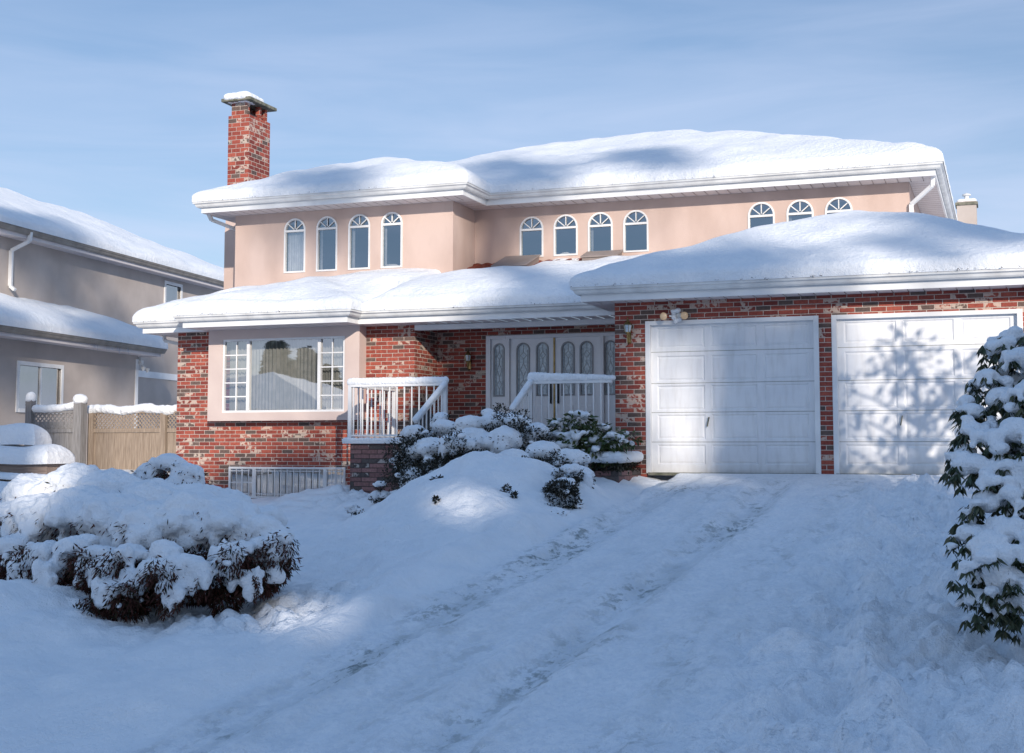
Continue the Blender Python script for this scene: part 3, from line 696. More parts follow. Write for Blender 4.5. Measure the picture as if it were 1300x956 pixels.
def hole_low(X, Y):
    a = sstep(-9.45, -9.14, X) * (1 - sstep(-8.55, -8.05, X - (Y - 22.2) * .5)) * sstep(20.7, 21.75, Y - (X + 9.1) * .40)
    b = sstep(-8.62, -8.52, X) * (1 - sstep(-7.78, -7.70, X)) * sstep(21.86, 21.96, Y)
    b = np.maximum(b, .72 * sstep(-8.75, -8.5, X) * (1 - sstep(-7.9, -7.6, X)) * sstep(21.2, 21.9, Y))
    c = sstep(-7.08, -6.98, X) * (1 - sstep(-6.28, -6.18, X)) * sstep(22.25, 22.33, Y)
    return np.clip(np.maximum(np.maximum(a, b), c), 0, 1)
def near_wall(X, Y, d):       # only the eave sides are rounded; the snow thins out gently where it meets the storey above
    return np.where(Y > 20.6, np.minimum(X - (L_X0 - .13), 2.0) + 0 * d, d)
ls = [(L_X0 - .13, B_R[0] - .13, L_YL - .13, 24.0), (B_R[0] - .13, B_R[1] + .13, B_R[2] - .13, 23.2), (B_R[1] + .13, -5.22, L_Y0 - .13, 23.2)]
def low_top(X, Y): return np.maximum(h_low(X, Y), EV + .19) - .14 * sstep(20.9, 21.9, Y) * sstep(-13.7, -12.5, X) - .12 * sstep(22.0, 22.6, Y)
snow_slab('snow_cover', ls, low_top, .30, r4, MAT['snow'], step=.07, hole=hole_low, seed=21, r=.50, nowall=near_wall)
def litter(parent, runs, seed, n_per=13):
    rs = np.random.default_rng(seed); P = []
    for (x0, x1, y, z) in runs:
        n = int((x1 - x0) * n_per); q = rs.uniform(x0, x1, n); keep_ = vnoise(q * 1.7 + seed, q * 0 + seed) > -.08; q = q[keep_]
        P.append(np.c_[q, y + rs.uniform(-.05, .01, len(q)), z + rs.uniform(0, .018, len(q))])
    P = np.vstack(P); D = np.c_[rs.normal(size=len(P)), rs.normal(size=len(P)) * .3, rs.normal(size=len(P)) * .25]
    V, F = leaves(P, D, .028, .012, rs); tag(link("leaf_litter", np_mesh("leaf_litter", V - np.array(world_off(parent)), F), MAT["dirt"], parent), kind="stuff")
litter(r1, [(G_R[0] - .1, G_R[1], G_R[2] - .125, G_Z + .20)], 3, 20); litter(r2, [(U_R[0], U_R[1], U_R[2] - .125, EU + .20)], 5); litter(r3, [(U_R[1], M_R[1], M_R[2] - .125, EU + .20)], 6)
litter(r4, [(B_R[0], B_R[1], B_R[2] - .125, EV + .20), (B_R[1], -5.7, L_Y0 - .125, EV + .20), (L_X0, B_R[0] - .1, L_YL - .125, EV + .20)], 7)
# bare pan tiles next to the upper wall
def tiles():
    xs = np.arange(-9.14, -6.0, .022); ys = np.arange(21.5, 22.75, .03)
    X, Y = np.meshgrid(xs, ys)
    Z = h_low(X, Y) - .005 + .030 * np.abs(np.sin((X + 9) * math.pi / .20)) + .028 * (1 - np.mod((Y - 21.5) / .28, 1))
    ID = np.arange(X.size).reshape(X.shape); F = np.stack([ID[:-1, :-1], ID[:-1, 1:], ID[1:, 1:], ID[1:, :-1]], -1).reshape(-1, 4)
    return link('bare_tiles', np_mesh('bare_tiles', np.c_[X.ravel(), Y.ravel(), Z.ravel()] - np.array(world_off(r4)), F), MAT['tile'], r4)
tiles()
for (xa, xb, ya, yb) in ((-8.50, -7.86, 21.95, 22.66), (-6.96, -6.32, 22.34, 22.70)):
    za, zb = float(h_low(np.array(-8.2), np.array(ya))) + .12, float(h_low(np.array(-8.2), np.array(yb))) + .13
    mb = MB(); mb.prismx([(ya, za - .14), (yb, zb - .14), (yb, zb), (ya, za)], xa, xb)
    s_ = mb.build('skylight', MAT['lid'], house, bevel=.008)
    mb = MB(); mb.prismx([(ya - .02, za + .001), (yb + .01, zb + .001), (yb + .01, zb + .03), (ya - .02, za + .03)], xa - .02, xb + .02)
    mb.build('skylight_lid', MAT['lid'], s_, bevel=.006)
# flashing against the stucco
MB().box(-9.15, -9.135, 21.72, 22.74, 3.3, 3.34).build('flashing', MAT['dark'], house)

# ------------------------------------------------------------------ windows
def arch_window(a, b, sill, top, Y, curtain=None):
    r = (b - a) / 2; mx_ = (a + b) / 2; sp = top - r; n = 20; fw = .030
    y0, y1 = Y - .016, Y + .045
    mb = MB()
    outer = [(a, sill)] + [(a, sp)] + [(mx_ - r * math.cos(math.pi * k / n), sp + r * math.sin(math.pi * k / n)) for k in range(1, n)] + [(b, sp), (b, sill)]
    inner = [(a + fw, sill + fw)] + [(a + fw, sp)] + [(mx_ - (r - fw) * math.cos(math.pi * k / n), sp + (r - fw) * math.sin(math.pi * k / n)) for k in range(1, n)] + [(b - fw, sp), (b - fw, sill + fw)]
    k = len(outer)
    for i in range(k):
        j = (i + 1) % k
        p, q, s, t = outer[i], outer[j], inner[j], inner[i]
        mb.quad((p[0], y0, p[1]), (q[0], y0, q[1]), (s[0], y0, s[1]), (t[0], y0, t[1])); mb.quad((t[0], y0, t[1]), (s[0], y0, s[1]), (s[0], y1, s[1]), (t[0], y1, t[1])); mb.quad((q[0], y0, q[1]), (p[0], y0, p[1]), (p[0], y1, p[1]), (q[0], y1, q[1]))
    mb.box(a + fw, b - fw, y0 + .003, y1, sp - .03, sp + .008)
    for ang in (40, 90, 140):
        c, s_ = math.cos(R(ang)), math.sin(R(ang)); hub = .03
        mb.bar((mx_ + hub * c, Y + .01, sp + hub * s_), (mx_ + (r - fw * .6) * c, Y + .01, sp + (r - fw * .6) * s_), .016, .02, up=(0, 1, 0))
    f = mb.build('window', MAT['white'], house)
    g = MB(); g.quad(*[(p[0], Y + .028, p[1]) for p in inner]); g.build('pane', MAT['glass_hi'], f)
    if curtain:
        c = MB(); K = 26
        x0, x1 = a + fw + curtain[0] * (b - a), a + fw + curtain[1] * (b - a - 2 * fw)
        for i in range(K):
            u0, u1 = i / K, (i + 1) / K; f_ = lambda u: Y + .10 + .012 * math.sin(u * 50)
            c.quad((x0 + (x1 - x0) * u0, f_(u0), sill + .02), (x0 + (x1 - x0) * u1, f_(u1), sill + .02), (x0 + (x1 - x0) * u1, f_(u1), sp), (x0 + (x1 - x0) * u0, f_(u0), sp))
        c.build('curtain', MAT['blind'], f, smooth=True)
    return f
cur = [(0, 1), (0, .12), (0, .14), (0, .1), None, None, (0, .1), None, None, (0, .1), (0, .5), None]
for i, (a, b) in enumerate(AU): arch_window(a, b, 3.56, 4.58, YU, cur[i])
for i, (a, b) in enumerate(AM): arch_window(a, b, 3.775, 4.525, YM, cur[4 + i])

def slider(x0, x1, z0, z1, Y, splits, grid, name='window', cur='lace', fw=.035, glass='glass', pleat=60):
    mb = MB(); y0, y1 = Y + .015, Y + .075
    mb.box(x0, x1, y0, y1, z1 - fw, z1); mb.box(x0, x1, y0, y1, z0, z0 + fw)
    mb.box(x0, x0 + fw, y0, y1, z0 + fw, z1 - fw); mb.box(x1 - fw, x1, y0, y1, z0 + fw, z1 - fw)
    for s in splits: mb.box(s - .028, s + .028, y0 - .008, y1, z0 + fw, z1 - fw)
    f = mb.build(name, MAT['white'], house)
    for (ga, gb, nc, nr) in grid:
        gm = MB()
        for k in range(1, nc): xx = ga + (gb - ga) * k / nc; gm.box(xx - .010, xx + .010, Y + .028, Y + .042, z0 + fw, z1 - fw)
        for k in range(1, nr): zz = z0 + fw + (z1 - z0 - 2 * fw) * k / nr; gm.box(ga, gb, Y + .026, Y + .040, zz - .010, zz + .010)
        gm.build('muntins', MAT['white'], f)
    g = MB(); g.quad((x0 + fw, Y + .045, z0 + fw), (x1 - fw, Y + .045, z0 + fw), (x1 - fw, Y + .045, z1 - fw), (x0 + fw, Y + .045, z1 - fw)); g.build('pane', MAT[glass], f)
    c = MB(); K = 420; fx = lambda u: x0 + .02 + (x1 - x0 - .04) * u
    fy = lambda u: Y + .21 + .030 * math.sin(u * pleat * 2 * math.pi / 1.0 + 1.3 * math.sin(u * 23)) * (.6 + .4 * math.sin(u * 17))
    for i in range(K):
        u0, u1 = i / K, (i + 1) / K
        c.quad((fx(u0), fy(u0), z0), (fx(u1), fy(u1), z0), (fx(u1), fy(u1), z1), (fx(u0), fy(u0), z1))
    c.build('curtain', MAT[cur], f, smooth=True)
    return f
slider(-12.58, -10.24, .92, 2.17, 19.70, (-12.08, -10.72), ((-12.54, -12.10, 2, 5), (-10.69, -10.28, 2, 5)), pleat=34)
bwn = slider(-12.57, -10.33, -.53, .0, YW - .03, (-12.07, -10.71), ((-12.53, -12.10, 2, 2), (-10.68, -10.37, 2, 2)), pleat=30, cur='lace')
# security bars on the basement window
m = MB()
for x0, x1, k in ((-12.50, -12.14, 4), (-12.0, -10.78, 11), (-10.64, -10.38, 4)):
    for i in range(k): xx = x0 + (x1 - x0) * i / (k - 1); m.box(xx - .006, xx + .006, YW - .075, YW - .063, -.50, -.04)
    m.box(x0 - .02, x1 + .02, YW - .062, YW - .05, -.46, -.446); m.box(x0 - .02, x1 + .02, YW - .062, YW - .05, -.075, -.061)
m.build('bars', MAT['white'], bwn)

# ------------------------------------------------------------------ garage doors
for k, (a, b) in enumerate(GD):
    fr = MB(); fy0, fy1 = YG - .022, YG + .09
    fr.box(a, a + .07, fy0, fy1, -.03, DOORH); fr.box(b - .07, b, fy0, fy1, -.03, DOORH); fr.box(a + .07, b - .07, fy0, fy1, DOORH - .06, DOORH)
    dr = fr.build('garage_door', MAT['white'], house, bevel=.004)
    dr['label'] = 'left garage door with plain panels' if k == 0 else 'right garage door, partly hidden by the shrub'
    Y0 = YG + .045; x0, x1 = a + .07, b - .07; z0, z1 = -.02, DOORH - .06
    cols = [(.085, .77), (.855, 1.50), (1.585, 2.20)]; cols = [(a + .07 + c[0], a + .07 + c[1]) for c in cols]
    rows = [(.09, .37), (.44, .79), (.85, 1.20), (1.26, 1.62), (1.73, 2.02)]
    p = MB(); xs = sorted({x0, x1, *[c for q in cols for c in q]}); zs = sorted({z0, z1, *[c for q in rows for c in q]})
    for i in range(len(xs) - 1):
        for j in range(len(zs) - 1):
            A, B, Cc, D = xs[i], xs[i + 1], zs[j], zs[j + 1]
            if any(abs(A - c[0]) < 1e-6 and abs(B - c[1]) < 1e-6 for c in cols) and any(abs(Cc - q[0]) < 1e-6 and abs(D - q[1]) < 1e-6 for q in rows):
                s = .020; t_ = .045; dpt = .016
                o_ = [(A, Y0, Cc), (B, Y0, Cc), (B, Y0, D), (A, Y0, D)]; i1 = [(A + s, Y0 + dpt, Cc + s), (B - s, Y0 + dpt, Cc + s), (B - s, Y0 + dpt, D - s), (A + s, Y0 + dpt, D - s)]
                i2 = [(A + t_, Y0 + .007, Cc + t_), (B - t_, Y0 + .007, Cc + t_), (B - t_, Y0 + .007, D - t_), (A + t_, Y0 + .007, D - t_)]
                for q in range(4):
                    r_ = (q + 1) % 4; p.quad(o_[q], o_[r_], i1[r_], i1[q]); p.quad(i1[q], i1[r_], i2[r_], i2[q])
                p.quad(*i2)
            else: p.quad((A, Y0, Cc), (B, Y0, Cc), (B, Y0, D), (A, Y0, D))
    pn = p.build('door_leaf', MAT['door'], dr)
    sm_ = MB()
    for zz in (.405, .82, 1.23, 1.675): sm_.box(x0, x1, Y0 - .0015, Y0 + .001, zz - .003, zz + .003)
    sm_.build('section_seams', MAT['cap'], dr)
    hd = MB(); hx = cols[0][1] + .04
    hd.bar((hx - .01, Y0 - .035, .62), (hx + .015, Y0 - .035, .75), .016); hd.bar((hx - .01, Y0 - .035, .63), (hx - .01, Y0, .63), .012); hd.bar((hx + .013, Y0 - .035, .74), (hx + .013, Y0, .74), .012)
    hd.build('handle', MAT['cap'], dr)
    MB().box(a + .03, b - .03, YG - .03, YG + .1, -.06, -.021).build('threshold', MAT['cap'], dr)

# ------------------------------------------------------------------ front door set
ent = MB(); ey0, ey1 = YE - .02, YE + .08; zt, zb = 2.20, .36
ent.box(-8.20, -8.12, ey0, ey1, zb, zt); ent.box(-7.84, -7.78, ey0, ey1, zb, zt); ent.box(-6.20, -6.14, ey0, ey1, zb, zt); ent.box(-5.94, -5.90, ey0, ey1, zb, zt)
ent.box(-8.12, -7.84, ey0, ey1, zt - .06, zt); ent.box(-7.78, -6.20, ey0, ey1, zt - .06, zt); ent.box(-6.14, -5.94, ey0, ey1, zt - .06, zt)
ent = ent.build('front_entrance', MAT['entry'], house, bevel=.004)
def door_leaf(x0, x1, pans, name, low=True):
    Y0 = YE + .03; mb = MB(); zl = 1.20; zh = 2.05
    wall_y(mb, Y0, x0, x1, zb, zt - .06, [(p0, p1, zl, zh, 'arch') for p0, p1 in pans], .03)
    o = mb.build(name, MAT['entry'], ent)
    for p0, p1 in pans:
        tr = MB(); r = (p1 - p0) / 2; mx_ = (p0 + p1) / 2; sp = zh - r; n = 14
        def loop(q): return [(p0 - q, zl - q), (p0 - q, sp)] + [(mx_ - (r + q) * math.cos(math.pi * k / n), sp + (r + q) * math.sin(math.pi * k / n)) for k in range(1, n)] + [(p1 + q, sp), (p1 + q, zl - q)]
        O, I = loop(.022), loop(-.004); K = len(O)
        for i in range(K):
            j = (i + 1) % K
            tr.quad((O[i][0], Y0 - .014, O[i][1]), (O[j][0], Y0 - .014, O[j][1]), (I[j][0], Y0 - .014, I[j][1]), (I[i][0], Y0 - .014, I[i][1]))
            tr.quad((O[i][0], Y0, O[i][1]), (O[j][0], Y0, O[j][1]), (O[j][0], Y0 - .014, O[j][1]), (O[i][0], Y0 - .014, O[i][1]))
        trim = tr.build('panel_trim', MAT['caming'], ent)
        g = MB(); I = loop(-.002); g.quad(*[(q[0], Y0 + .02, q[1]) for q in I]); g.build('glass_panel', MAT['frost'], ent)
        bk = MB(); bk.quad((p0 - .02, Y0 + .09, zl - .02), (p1 + .02, Y0 + .09, zl - .02), (p1 + .02, Y0 + .09, zh + .02), (p0 - .02, Y0 + .09, zh + .02)); bk.build('curtain', MAT['blind'], ent)
        ld = MB(); yy = Y0 + .016
        for s_ in (-1, 1):
            xx = mx_ + s_ * (r - .03); ld.bar((xx, yy, zl + .02), (xx, yy, sp), .006)
        for cz, hh in ((zl + .18, .07), (zl + .42, .11), (zl + .66, .06)):
            dd = [(mx_, cz - hh), (mx_ + r * .55, cz), (mx_, cz + hh), (mx_ - r * .55, cz)]
            for i in range(4): u, v_ = dd[i], dd[(i + 1) % 4]; ld.bar((u[0], yy, u[1]), (v_[0], yy, v_[1]), .007, up=(0, 1, 0))
        ld.bar((mx_, yy, zl + .01), (mx_, yy, zl + .11), .006); ld.bar((mx_, yy, zl + .53), (mx_, yy, zl + .60), .006); ld.bar((mx_, yy, zl + .25), (mx_, yy, zl + .31), .006); ld.bar((mx_, yy, zl + .72), (mx_, yy, zh - .02), .006)
        ld.build('lead_pattern', MAT['caming'], ent)
    if low:
        for p0, p1 in pans: MB().box(p0, p1, Y0 - .008, Y0 + .01, .55, 1.02).build('lower_panel', MAT['entry'], ent, bevel=.006)
    return o
door_leaf(-7.775, -7.015, ((-7.65, -7.45), (-7.30, -7.12)), 'door')
door_leaf(-6.985, -6.205, ((-6.86, -6.67), (-6.54, -6.35)), 'door')
door_leaf(-8.118, -7.842, ((-8.06, -7.90),), 'sidelight'); door_leaf(-6.138, -5.942, ((-6.12, -5.96),), 'sidelight')
MB().box(-7.012, -6.988, YE + .008, YE + .04, zb, zt - .06).build('astragal', MAT['brass'], ent)
for s_ in (-1, 1):
    hd = MB(); hx = -7.0 + s_ * .065; yy = YE - .03
    hd.tube([(hx, YE + .02, 1.10), (hx, yy - .02, 1.12), (hx, yy - .03, 1.20), (hx, yy - .02, 1.28), (hx, YE + .02, 1.30)], .010, 6); hd.box(hx - .02, hx + .02, YE + .015, YE + .028, 1.05, 1.42)
    hd.build('handle', MAT['black'], ent, smooth=False)
MB().box(-8.2, -5.9, YE - .10, YE + .03, .33, .365).build('doorstep', MAT['cap'], ent)

# ------------------------------------------------------------------ porch, steps, railings
m = MB(); m.box(-9.40, -5.25, 18.30, YE - .002, -1.1, .385)
pw = m.build('porch_base', MAT['brick_dark'], house)
MB().box(-9.50, -5.245, 18.22, YE - .005, .387, .43).build('porch_floor', MAT['white'], house, bevel=.006)
blob_snow('snow_cover', [(-9.44 + .12 * i + random.uniform(-.02, .02), 18.27, .44, .09, .06, .045) for i in range(20)], .02, house, MAT['snow'], off=world_off(house), amp=.006)
for i in range(3):
    MB().box(-7.70, -6.60, 18.20 - .30 * (i + 1), 18.20 - .30 * i, -.6, .29 - .14 * i).build('step', MAT['cap'], house)
def railing(p0, p1, zt_, zb_, n, posts=(True, True), snow=.09, name='railing', seed=0, snowamp=0.0):
    p0 = Vector(p0); p1 = Vector(p1)
    rl = MB(); rl.bar((p0.x, p0.y, zt_), (p1.x, p1.y, zt_), .06, .035); rl = rl.build(name, MAT['white'], house, bevel=.004)
    MB().bar((p0.x, p0.y, zb_), (p1.x, p1.y, zb_), .04, .03).build('bottom_rail', MAT['white'], rl)
    for k in range(n):
        t = (k + .5) / n; q = p0.lerp(p1, t); MB().bar((q.x, q.y, zb_ + .012), (q.x, q.y, zt_ - .018), .017).build('baluster', MAT['white'], rl)
    for on, q in zip(posts, (p0, p1)):
        if on: MB().bar((q.x, q.y, .43), (q.x, q.y, zt_ + .02), .052).build('post', MAT['white'], rl)
    L_ = (p1 - p0).length; K = max(2, int(L_ / .055)); rs = random.Random(seed)
    bl = []
    for k in range(K + 1):
        q = p0.lerp(p1, k / K); h_ = snow * (1 + snowamp * (1 - k / K)); bl.append((q.x, q.y, zt_ + .02 + h_ * .40 + rs.uniform(-.004, .004), .058, .05, h_ * .62))
    blob_snow('snow_cover', bl, .012, rl, MAT['snow'], off=world_off(rl), amp=.004, sm=4)
    return rl
railing((-9.42, 18.32, 0), (-7.84, 18.32, 0), 1.265, .51, 13, snow=.105, seed=1)
railing((-9.42, 18.36, 0), (-9.42, 19.90, 0), 1.265, .51, 10, (False, True), snow=.085, seed=2)
railing((-6.49, 18.32, 0), (-5.26, 18.32, 0), 1.265, .51, 11, (True, False), snow=.075, seed=3, snowamp=.9)
for x_, yb_, in ((-7.84, 17.25), (-6.49, 17.55)):
    r_ = MB().bar((x_, 18.30, 1.23), (x_, yb_, 1.23 - (18.3 - yb_) * .52), .05, .035).build('stair_rail', MAT['white'], house)
    bl = [(x_, 18.28 - t * (18.28 - yb_), 1.27 - t * (18.3 - yb_) * .52, .05, .05, .045) for t in np.linspace(0, 1, 26)]
    blob_snow('snow_cover', bl, .014, r_, MAT['snow'], off=world_off(r_), amp=.004, sm=4)
    for k in range(7):
        t = (k + .7) / 7.5; yy = 18.3 - t * (18.3 - yb_); zz = 1.22 - (18.3 - yy) * .52; MB().bar((x_, yy, zz - .75), (x_, yy, zz), .016).build('baluster', MAT['white'], r_)

# ------------------------------------------------------------------ chimneys
def chimney(x0, x1, y0, y1, zb_, zt_, mat, chase=None):
    c = MB(); c.box(x0, x1, y0, y1, zb_, zt_ - .27).build('chimney', MAT[mat], house) if False else None
    mb = MB(); mb.box(x0, x1, y0, y1, zb_, zt_ - .27)
    ch = mb.build('chimney', MAT[mat], house)
    nk = MB(); nk.box(x0 + .045, x0 + .40, y0 + .045, y0 + .16, zt_ - .27, zt_ - .002); nk.box(x0 + .045, x1 - .045, y1 - .12, y1 - .045, zt_ - .27, zt_ - .002); nk.box(x0 + .045, x0 + .14, y0 + .16, y1 - .12, zt_ - .27, zt_ - .002)
    nk.box(x1 - .13, x1 - .045, y0 + .46, y0 + .54, zt_ - .27, zt_ - .002)
    nk.build('flue_opening', MAT[mat], ch)
    MB().box(x0 + .10, x1 - .10, y0 + .13, y1 - .11, zt_ - .269, zt_ - .2).build('flue_floor', MAT['dark'], ch)
    return ch
ch = chimney(-14.77, -14.28, 23.20, 24.02, 5.0, 7.35, 'brick_ch')
MB().box(-14.87, -14.19, 23.07, 24.14, 7.352, 7.42).build('cap', MAT['cap'], ch, bevel=.01)
blob_snow('snow_cover', [(-14.53 + dx, 23.2 + dy, 7.45, .16, .18, .11 - .02 * (dy > .3)) for dx in (-.2, -.08, .05, .17) for dy in (0, .12, .26, .4)] + [(-14.53 + dx, 23.78 + dy, 7.43, .14, .14, .05) for dx in (-.15, .0, .15) for dy in (0, .16)], .025, ch, MAT['snow'], off=world_off(ch), amp=.015, freq=5)
m = MB(); m.box(-14.80, -13.63, 23.18, 24.05, -.6, 4.7); m.build('chimney_chase', MAT['stucco'], house)
MB().prism([(-14.80, 4.70), (-13.63, 4.70), (-13.63, 5.1), (-14.78, 5.1)], 23.19, 24.04).build('chase_shoulder', MAT['stucco'], house)
rc = MB(); rc.box(-.90, -.50, 30.0, 30.45, -.5, 5.60); rc = rc.build('chimney', MAT['grey_stucco'], house); rc['label'] = 'grey rear chimney showing above the garage roof at right'
MB().lathe([(.05, 0), (.05, .16), (.09, .17), (.09, .2), (.0, .24)], (-.70, 30.2, 5.58)).build('flue_pipe', MAT['gutter'], rc)
MB().box(-.93, -.47, 29.97, 30.48, 5.52, 5.58).build('cap', MAT['cap'], rc)
blob_snow('snow_cover', [(-.82 + i * .12, 30.1 + j * .15, 5.62, .1, .1, .06) for i in range(3) for j in range(3)], .025, rc, MAT['snow'], off=world_off(rc), amp=.006)

# downspouts
def downspout(pts, mat, parent, r=.035, local=False, name='downspout'):
    mb = MB()
    for a, b in zip(pts[:-1], pts[1:]): mb.bar(a, b, r * 2, r * 1.6)
    return mb.build(name, MAT[mat], parent, bevel=.006, local=local)
downspout([(-1.02, 22.42, 4.80), (-1.04, 22.52, 4.58), (-1.39, 22.70, 4.32), (-1.39, 22.70, 3.0)], 'white', house)
downspout([(-14.00, 21.3, 4.78), (-14.02, 21.5, 4.62), (-13.66, 22.0, 4.45), (-13.66, 22.0, 3.2)], 'gutter', house)
downspout([(-14.20, 20.3, 2.36), (-14.18, 20.32, 2.24), (-13.70, 20.32, 2.14), (-13.70, 20.32, -.4)], 'gutter', house)

# ------------------------------------------------------------------ wall lamps and flood light
def coach_lamp(x, y, z, s=1.0):
    b = MB(); b.lathe([(.012, 0), (.05, .01), (.05, .02), (.018, .03)], (0, 0, 0), 12)
    b = MB(); b.box(x - .022 * s, x + .022 * s, y - .015, y, z - .15 * s, z + .05 * s); b.tube([(x, y - .01, z - .14 * s), (x, y - .07 * s, z - .17 * s), (x, y - .11 * s, z - .10 * s), (x, y - .11 * s, z - .02 * s)], .010 * s, 6)
    b.lathe([(.006, -.15), (.010, -.12), (.014, -.06), (.02, -.03), (.04, -.01), (.04, 0)] if s == 1 else [(.01, -.12), (.03, -.02), (.04, 0)], (x, y - .11 * s, z), 8)
    L_ = b.build('wall_lamp', MAT['brass'], house)
    c = MB(); c.lathe([(.040 * s, 0), (.058 * s, .10 * s)], (x, y - .11 * s, z), 6); c.build('lamp_glass', MAT['frost'], L_)
    for k in range(6):
        t = 2 * math.pi * k / 6; MB().bar((x + .041 * s * math.cos(t), y - .11 * s + .041 * s * math.sin(t), z), (x + .06 * s * math.cos(t), y - .11 * s + .06 * s * math.sin(t), z + .10 * s), .006).build('lamp_bar', MAT['brass'], L_)
    d = MB(); d.lathe([(.066 * s, 0), (.055 * s, .02 * s), (.02 * s, .06 * s), (.008 * s, .09 * s), (.012 * s, .10 * s), (.002, .12 * s)], (x, y - .11 * s, z + .10 * s), 10); d.build('lamp_cap', MAT['brass'], L_)
    e = MB(); e.lathe([(.01, 0), (.018, .02), (.014, .05), (.002, .07)], (x, y - .11 * s, z + .01), 8); e.build('bulb', MAT['lace'], L_)
coach_lamp(-5.02, YG - .001, 1.96); coach_lamp(-8.49, YE - .001, 1.78, .95)
fl = MB(); fl.box(-4.40, -4.24, YG - .05, YG, 2.13, 2.21); fl.bar((-4.34, YG - .05, 2.16), (-4.42, YG - .10, 2.17), .022); fl.bar((-4.28, YG - .05, 2.16), (-4.22, YG - .10, 2.17), .022)
fl = fl.build('flood_light', MAT['gutter'], house)
for cx, ax in ((-4.47, -.25), (-4.20, .25)):
    b = MB(); pr = [(.018, 0), (.026, .04), (.052, .085), (.055, .10), (.040, .112), (.0, .118)]; n = 14
    d = Vector((ax * .6, -1, -.08)).normalized(); u = Vector((0, 0, 1)); s1 = d.cross(u).normalized(); s2 = s1.cross(d)
    base = Vector((cx, YG - .075, 2.17))
    for r_, z_ in pr:
        for j in range(n): t = 2 * math.pi * j / n; b.v.append(tuple(base + d * z_ + s1 * math.cos(t) * r_ + s2 * math.sin(t) * r_))
    for k in range(len(pr) - 1):
        for j in range(n): b.f.append((k * n + j, k * n + (j + 1) % n, (k + 1) * n + (j + 1) % n, (k + 1) * n + j))
    b.build('bulb', MAT['bulb'], fl, smooth=True)
blob_snow('snow_cover', [(-4.36, YG - .07, 2.235, .05, .05, .03), (-4.30, YG - .07, 2.245, .045, .05, .04), (-4.27, YG - .08, 2.12, .03, .04, .035), (-4.33, YG - .08, 2.10, .04, .04, .04), (-4.36, YG - .06, 2.16, .04, .05, .05)], .01, fl, MAT['snow'], off=world_off(fl), amp=.006, freq=25)

# ------------------------------------------------------------------ grey neighbour house (own frame, turned a little)
NB = thing('grey_house', 'grey stucco neighbour house at the left with snowy roofs and icicles', 'house', (-20.0, 22.76, 0), R(6.6))
def nb(mb, name, mat, parent=NB, **k): return mb.build(name, MAT[mat], parent, local=True, **k)
m = MB()
def wall_xh(mb, X, y0, y1, z0, z1, holes, depth=-.08):
    ys = sorted({y0, y1, *[h[0] for h in holes], *[h[1] for h in holes]}); zs = sorted({z0, z1, *[h[2] for h in holes], *[h[3] for h in holes]})
    for i in range(len(ys) - 1):
        for j in range(len(zs) - 1):
            cy, cz = (ys[i] + ys[i + 1]) / 2, (zs[j] + zs[j + 1]) / 2
            if any(h[0] < cy < h[1] and h[2] < cz < h[3] for h in holes): continue
            mb.quad((X, ys[i], zs[j]), (X, ys[i + 1], zs[j]), (X, ys[i + 1], zs[j + 1]), (X, ys[i], zs[j + 1]))
    for a, b, c, d in holes:
        mb.quad((X, a, c), (X + depth, a, c), (X + depth, b, c), (X, b, c)); mb.quad((X, a, d), (X, b, d), (X + depth, b, d), (X + depth, a, d))
        mb.quad((X, a, c), (X, a, d), (X + depth, a, d), (X + depth, a, c)); mb.quad((X, b, c), (X + depth, b, c), (X + depth, b, d), (X, b, d))
wall_xh(m, -.5, -7, 6.62, -.8, 2.75, [(1.42, 3.08, 1.20, 2.17)])
m.quad((-.5, 6.62, -.8), (-1.6, 6.62, -.8), (-1.6, 6.62, 2.75), (-.5, 6.62, 2.75))
m.quad((-8, -7, -.8), (-.5, -7, -.8), (-.5, -7, 2.75), (-8, -7, 2.75))
wall_xh(m, -1.6, 2.0, 15.5, -.8, 5.4, [(10.06, 10.96, 4.05, 5.05)])
m.quad((-9, 2.0, 2.5), (-1.6, 2.0, 2.5), (-1.6, 2.0, 5.4), (-9, 2.0, 5.4)); m.quad((-1.6, 15.5, -.8), (-9, 15.5, -.8), (-9, 15.5, 5.4), (-1.6, 15.5, 5.4))
nb(m, 'wall', 'grey_stucco')
# corner board and mid band
nb(MB().box(-.54, -.485, 6.50, 6.64, -.7, 2.62), 'corner_board', 'white'); nb(MB().box(-1.6, -1.565, 6.66, 15.4, 2.28, 2.46), 'trim_band', 'white')
nb(MB().box(-1.64, -1.57, 1.98, 2.10, 3.0, 5.3), 'corner_board', 'white')
def nb_window(X, y0, y1, z0, z1, split, name='window'):
    f = MB(); t = .09
    f.box(X - .06, X + .025, y0 - t, y0, z0 - t, z1 + t); f.box(X - .06, X + .025, y1, y1 + t, z0 - t, z1 + t); f.box(X - .06, X + .025, y0, y1, z1, z1 + t); f.box(X - .06, X + .04, y0, y1, z0 - t, z0)
    if split: f.box(X - .05, X - .01, split - .03, split + .03, z0, z1)
    f = nb(f, name, 'white')
    g = MB(); g.quad((X - .04, y0, z0), (X - .04, y1, z0), (X - .04, y1, z1), (X - .04, y0, z1)); nb(g, 'pane', 'glass', f)
    g = MB(); g.quad((X - .3, y0 - .3, z0 - .3), (X - .3, y1 + .3, z0 - .3), (X - .3, y1 + .3, z1 + .3), (X - .3, y0 - .3, z1 + .3)); nb(g, 'blind', 'ngutter', f)
nb_window(-.5, 1.42, 3.08, 1.20, 2.17, 2.3); nb_window(-1.6, 10.06, 10.96, 4.05, 5.05, None)
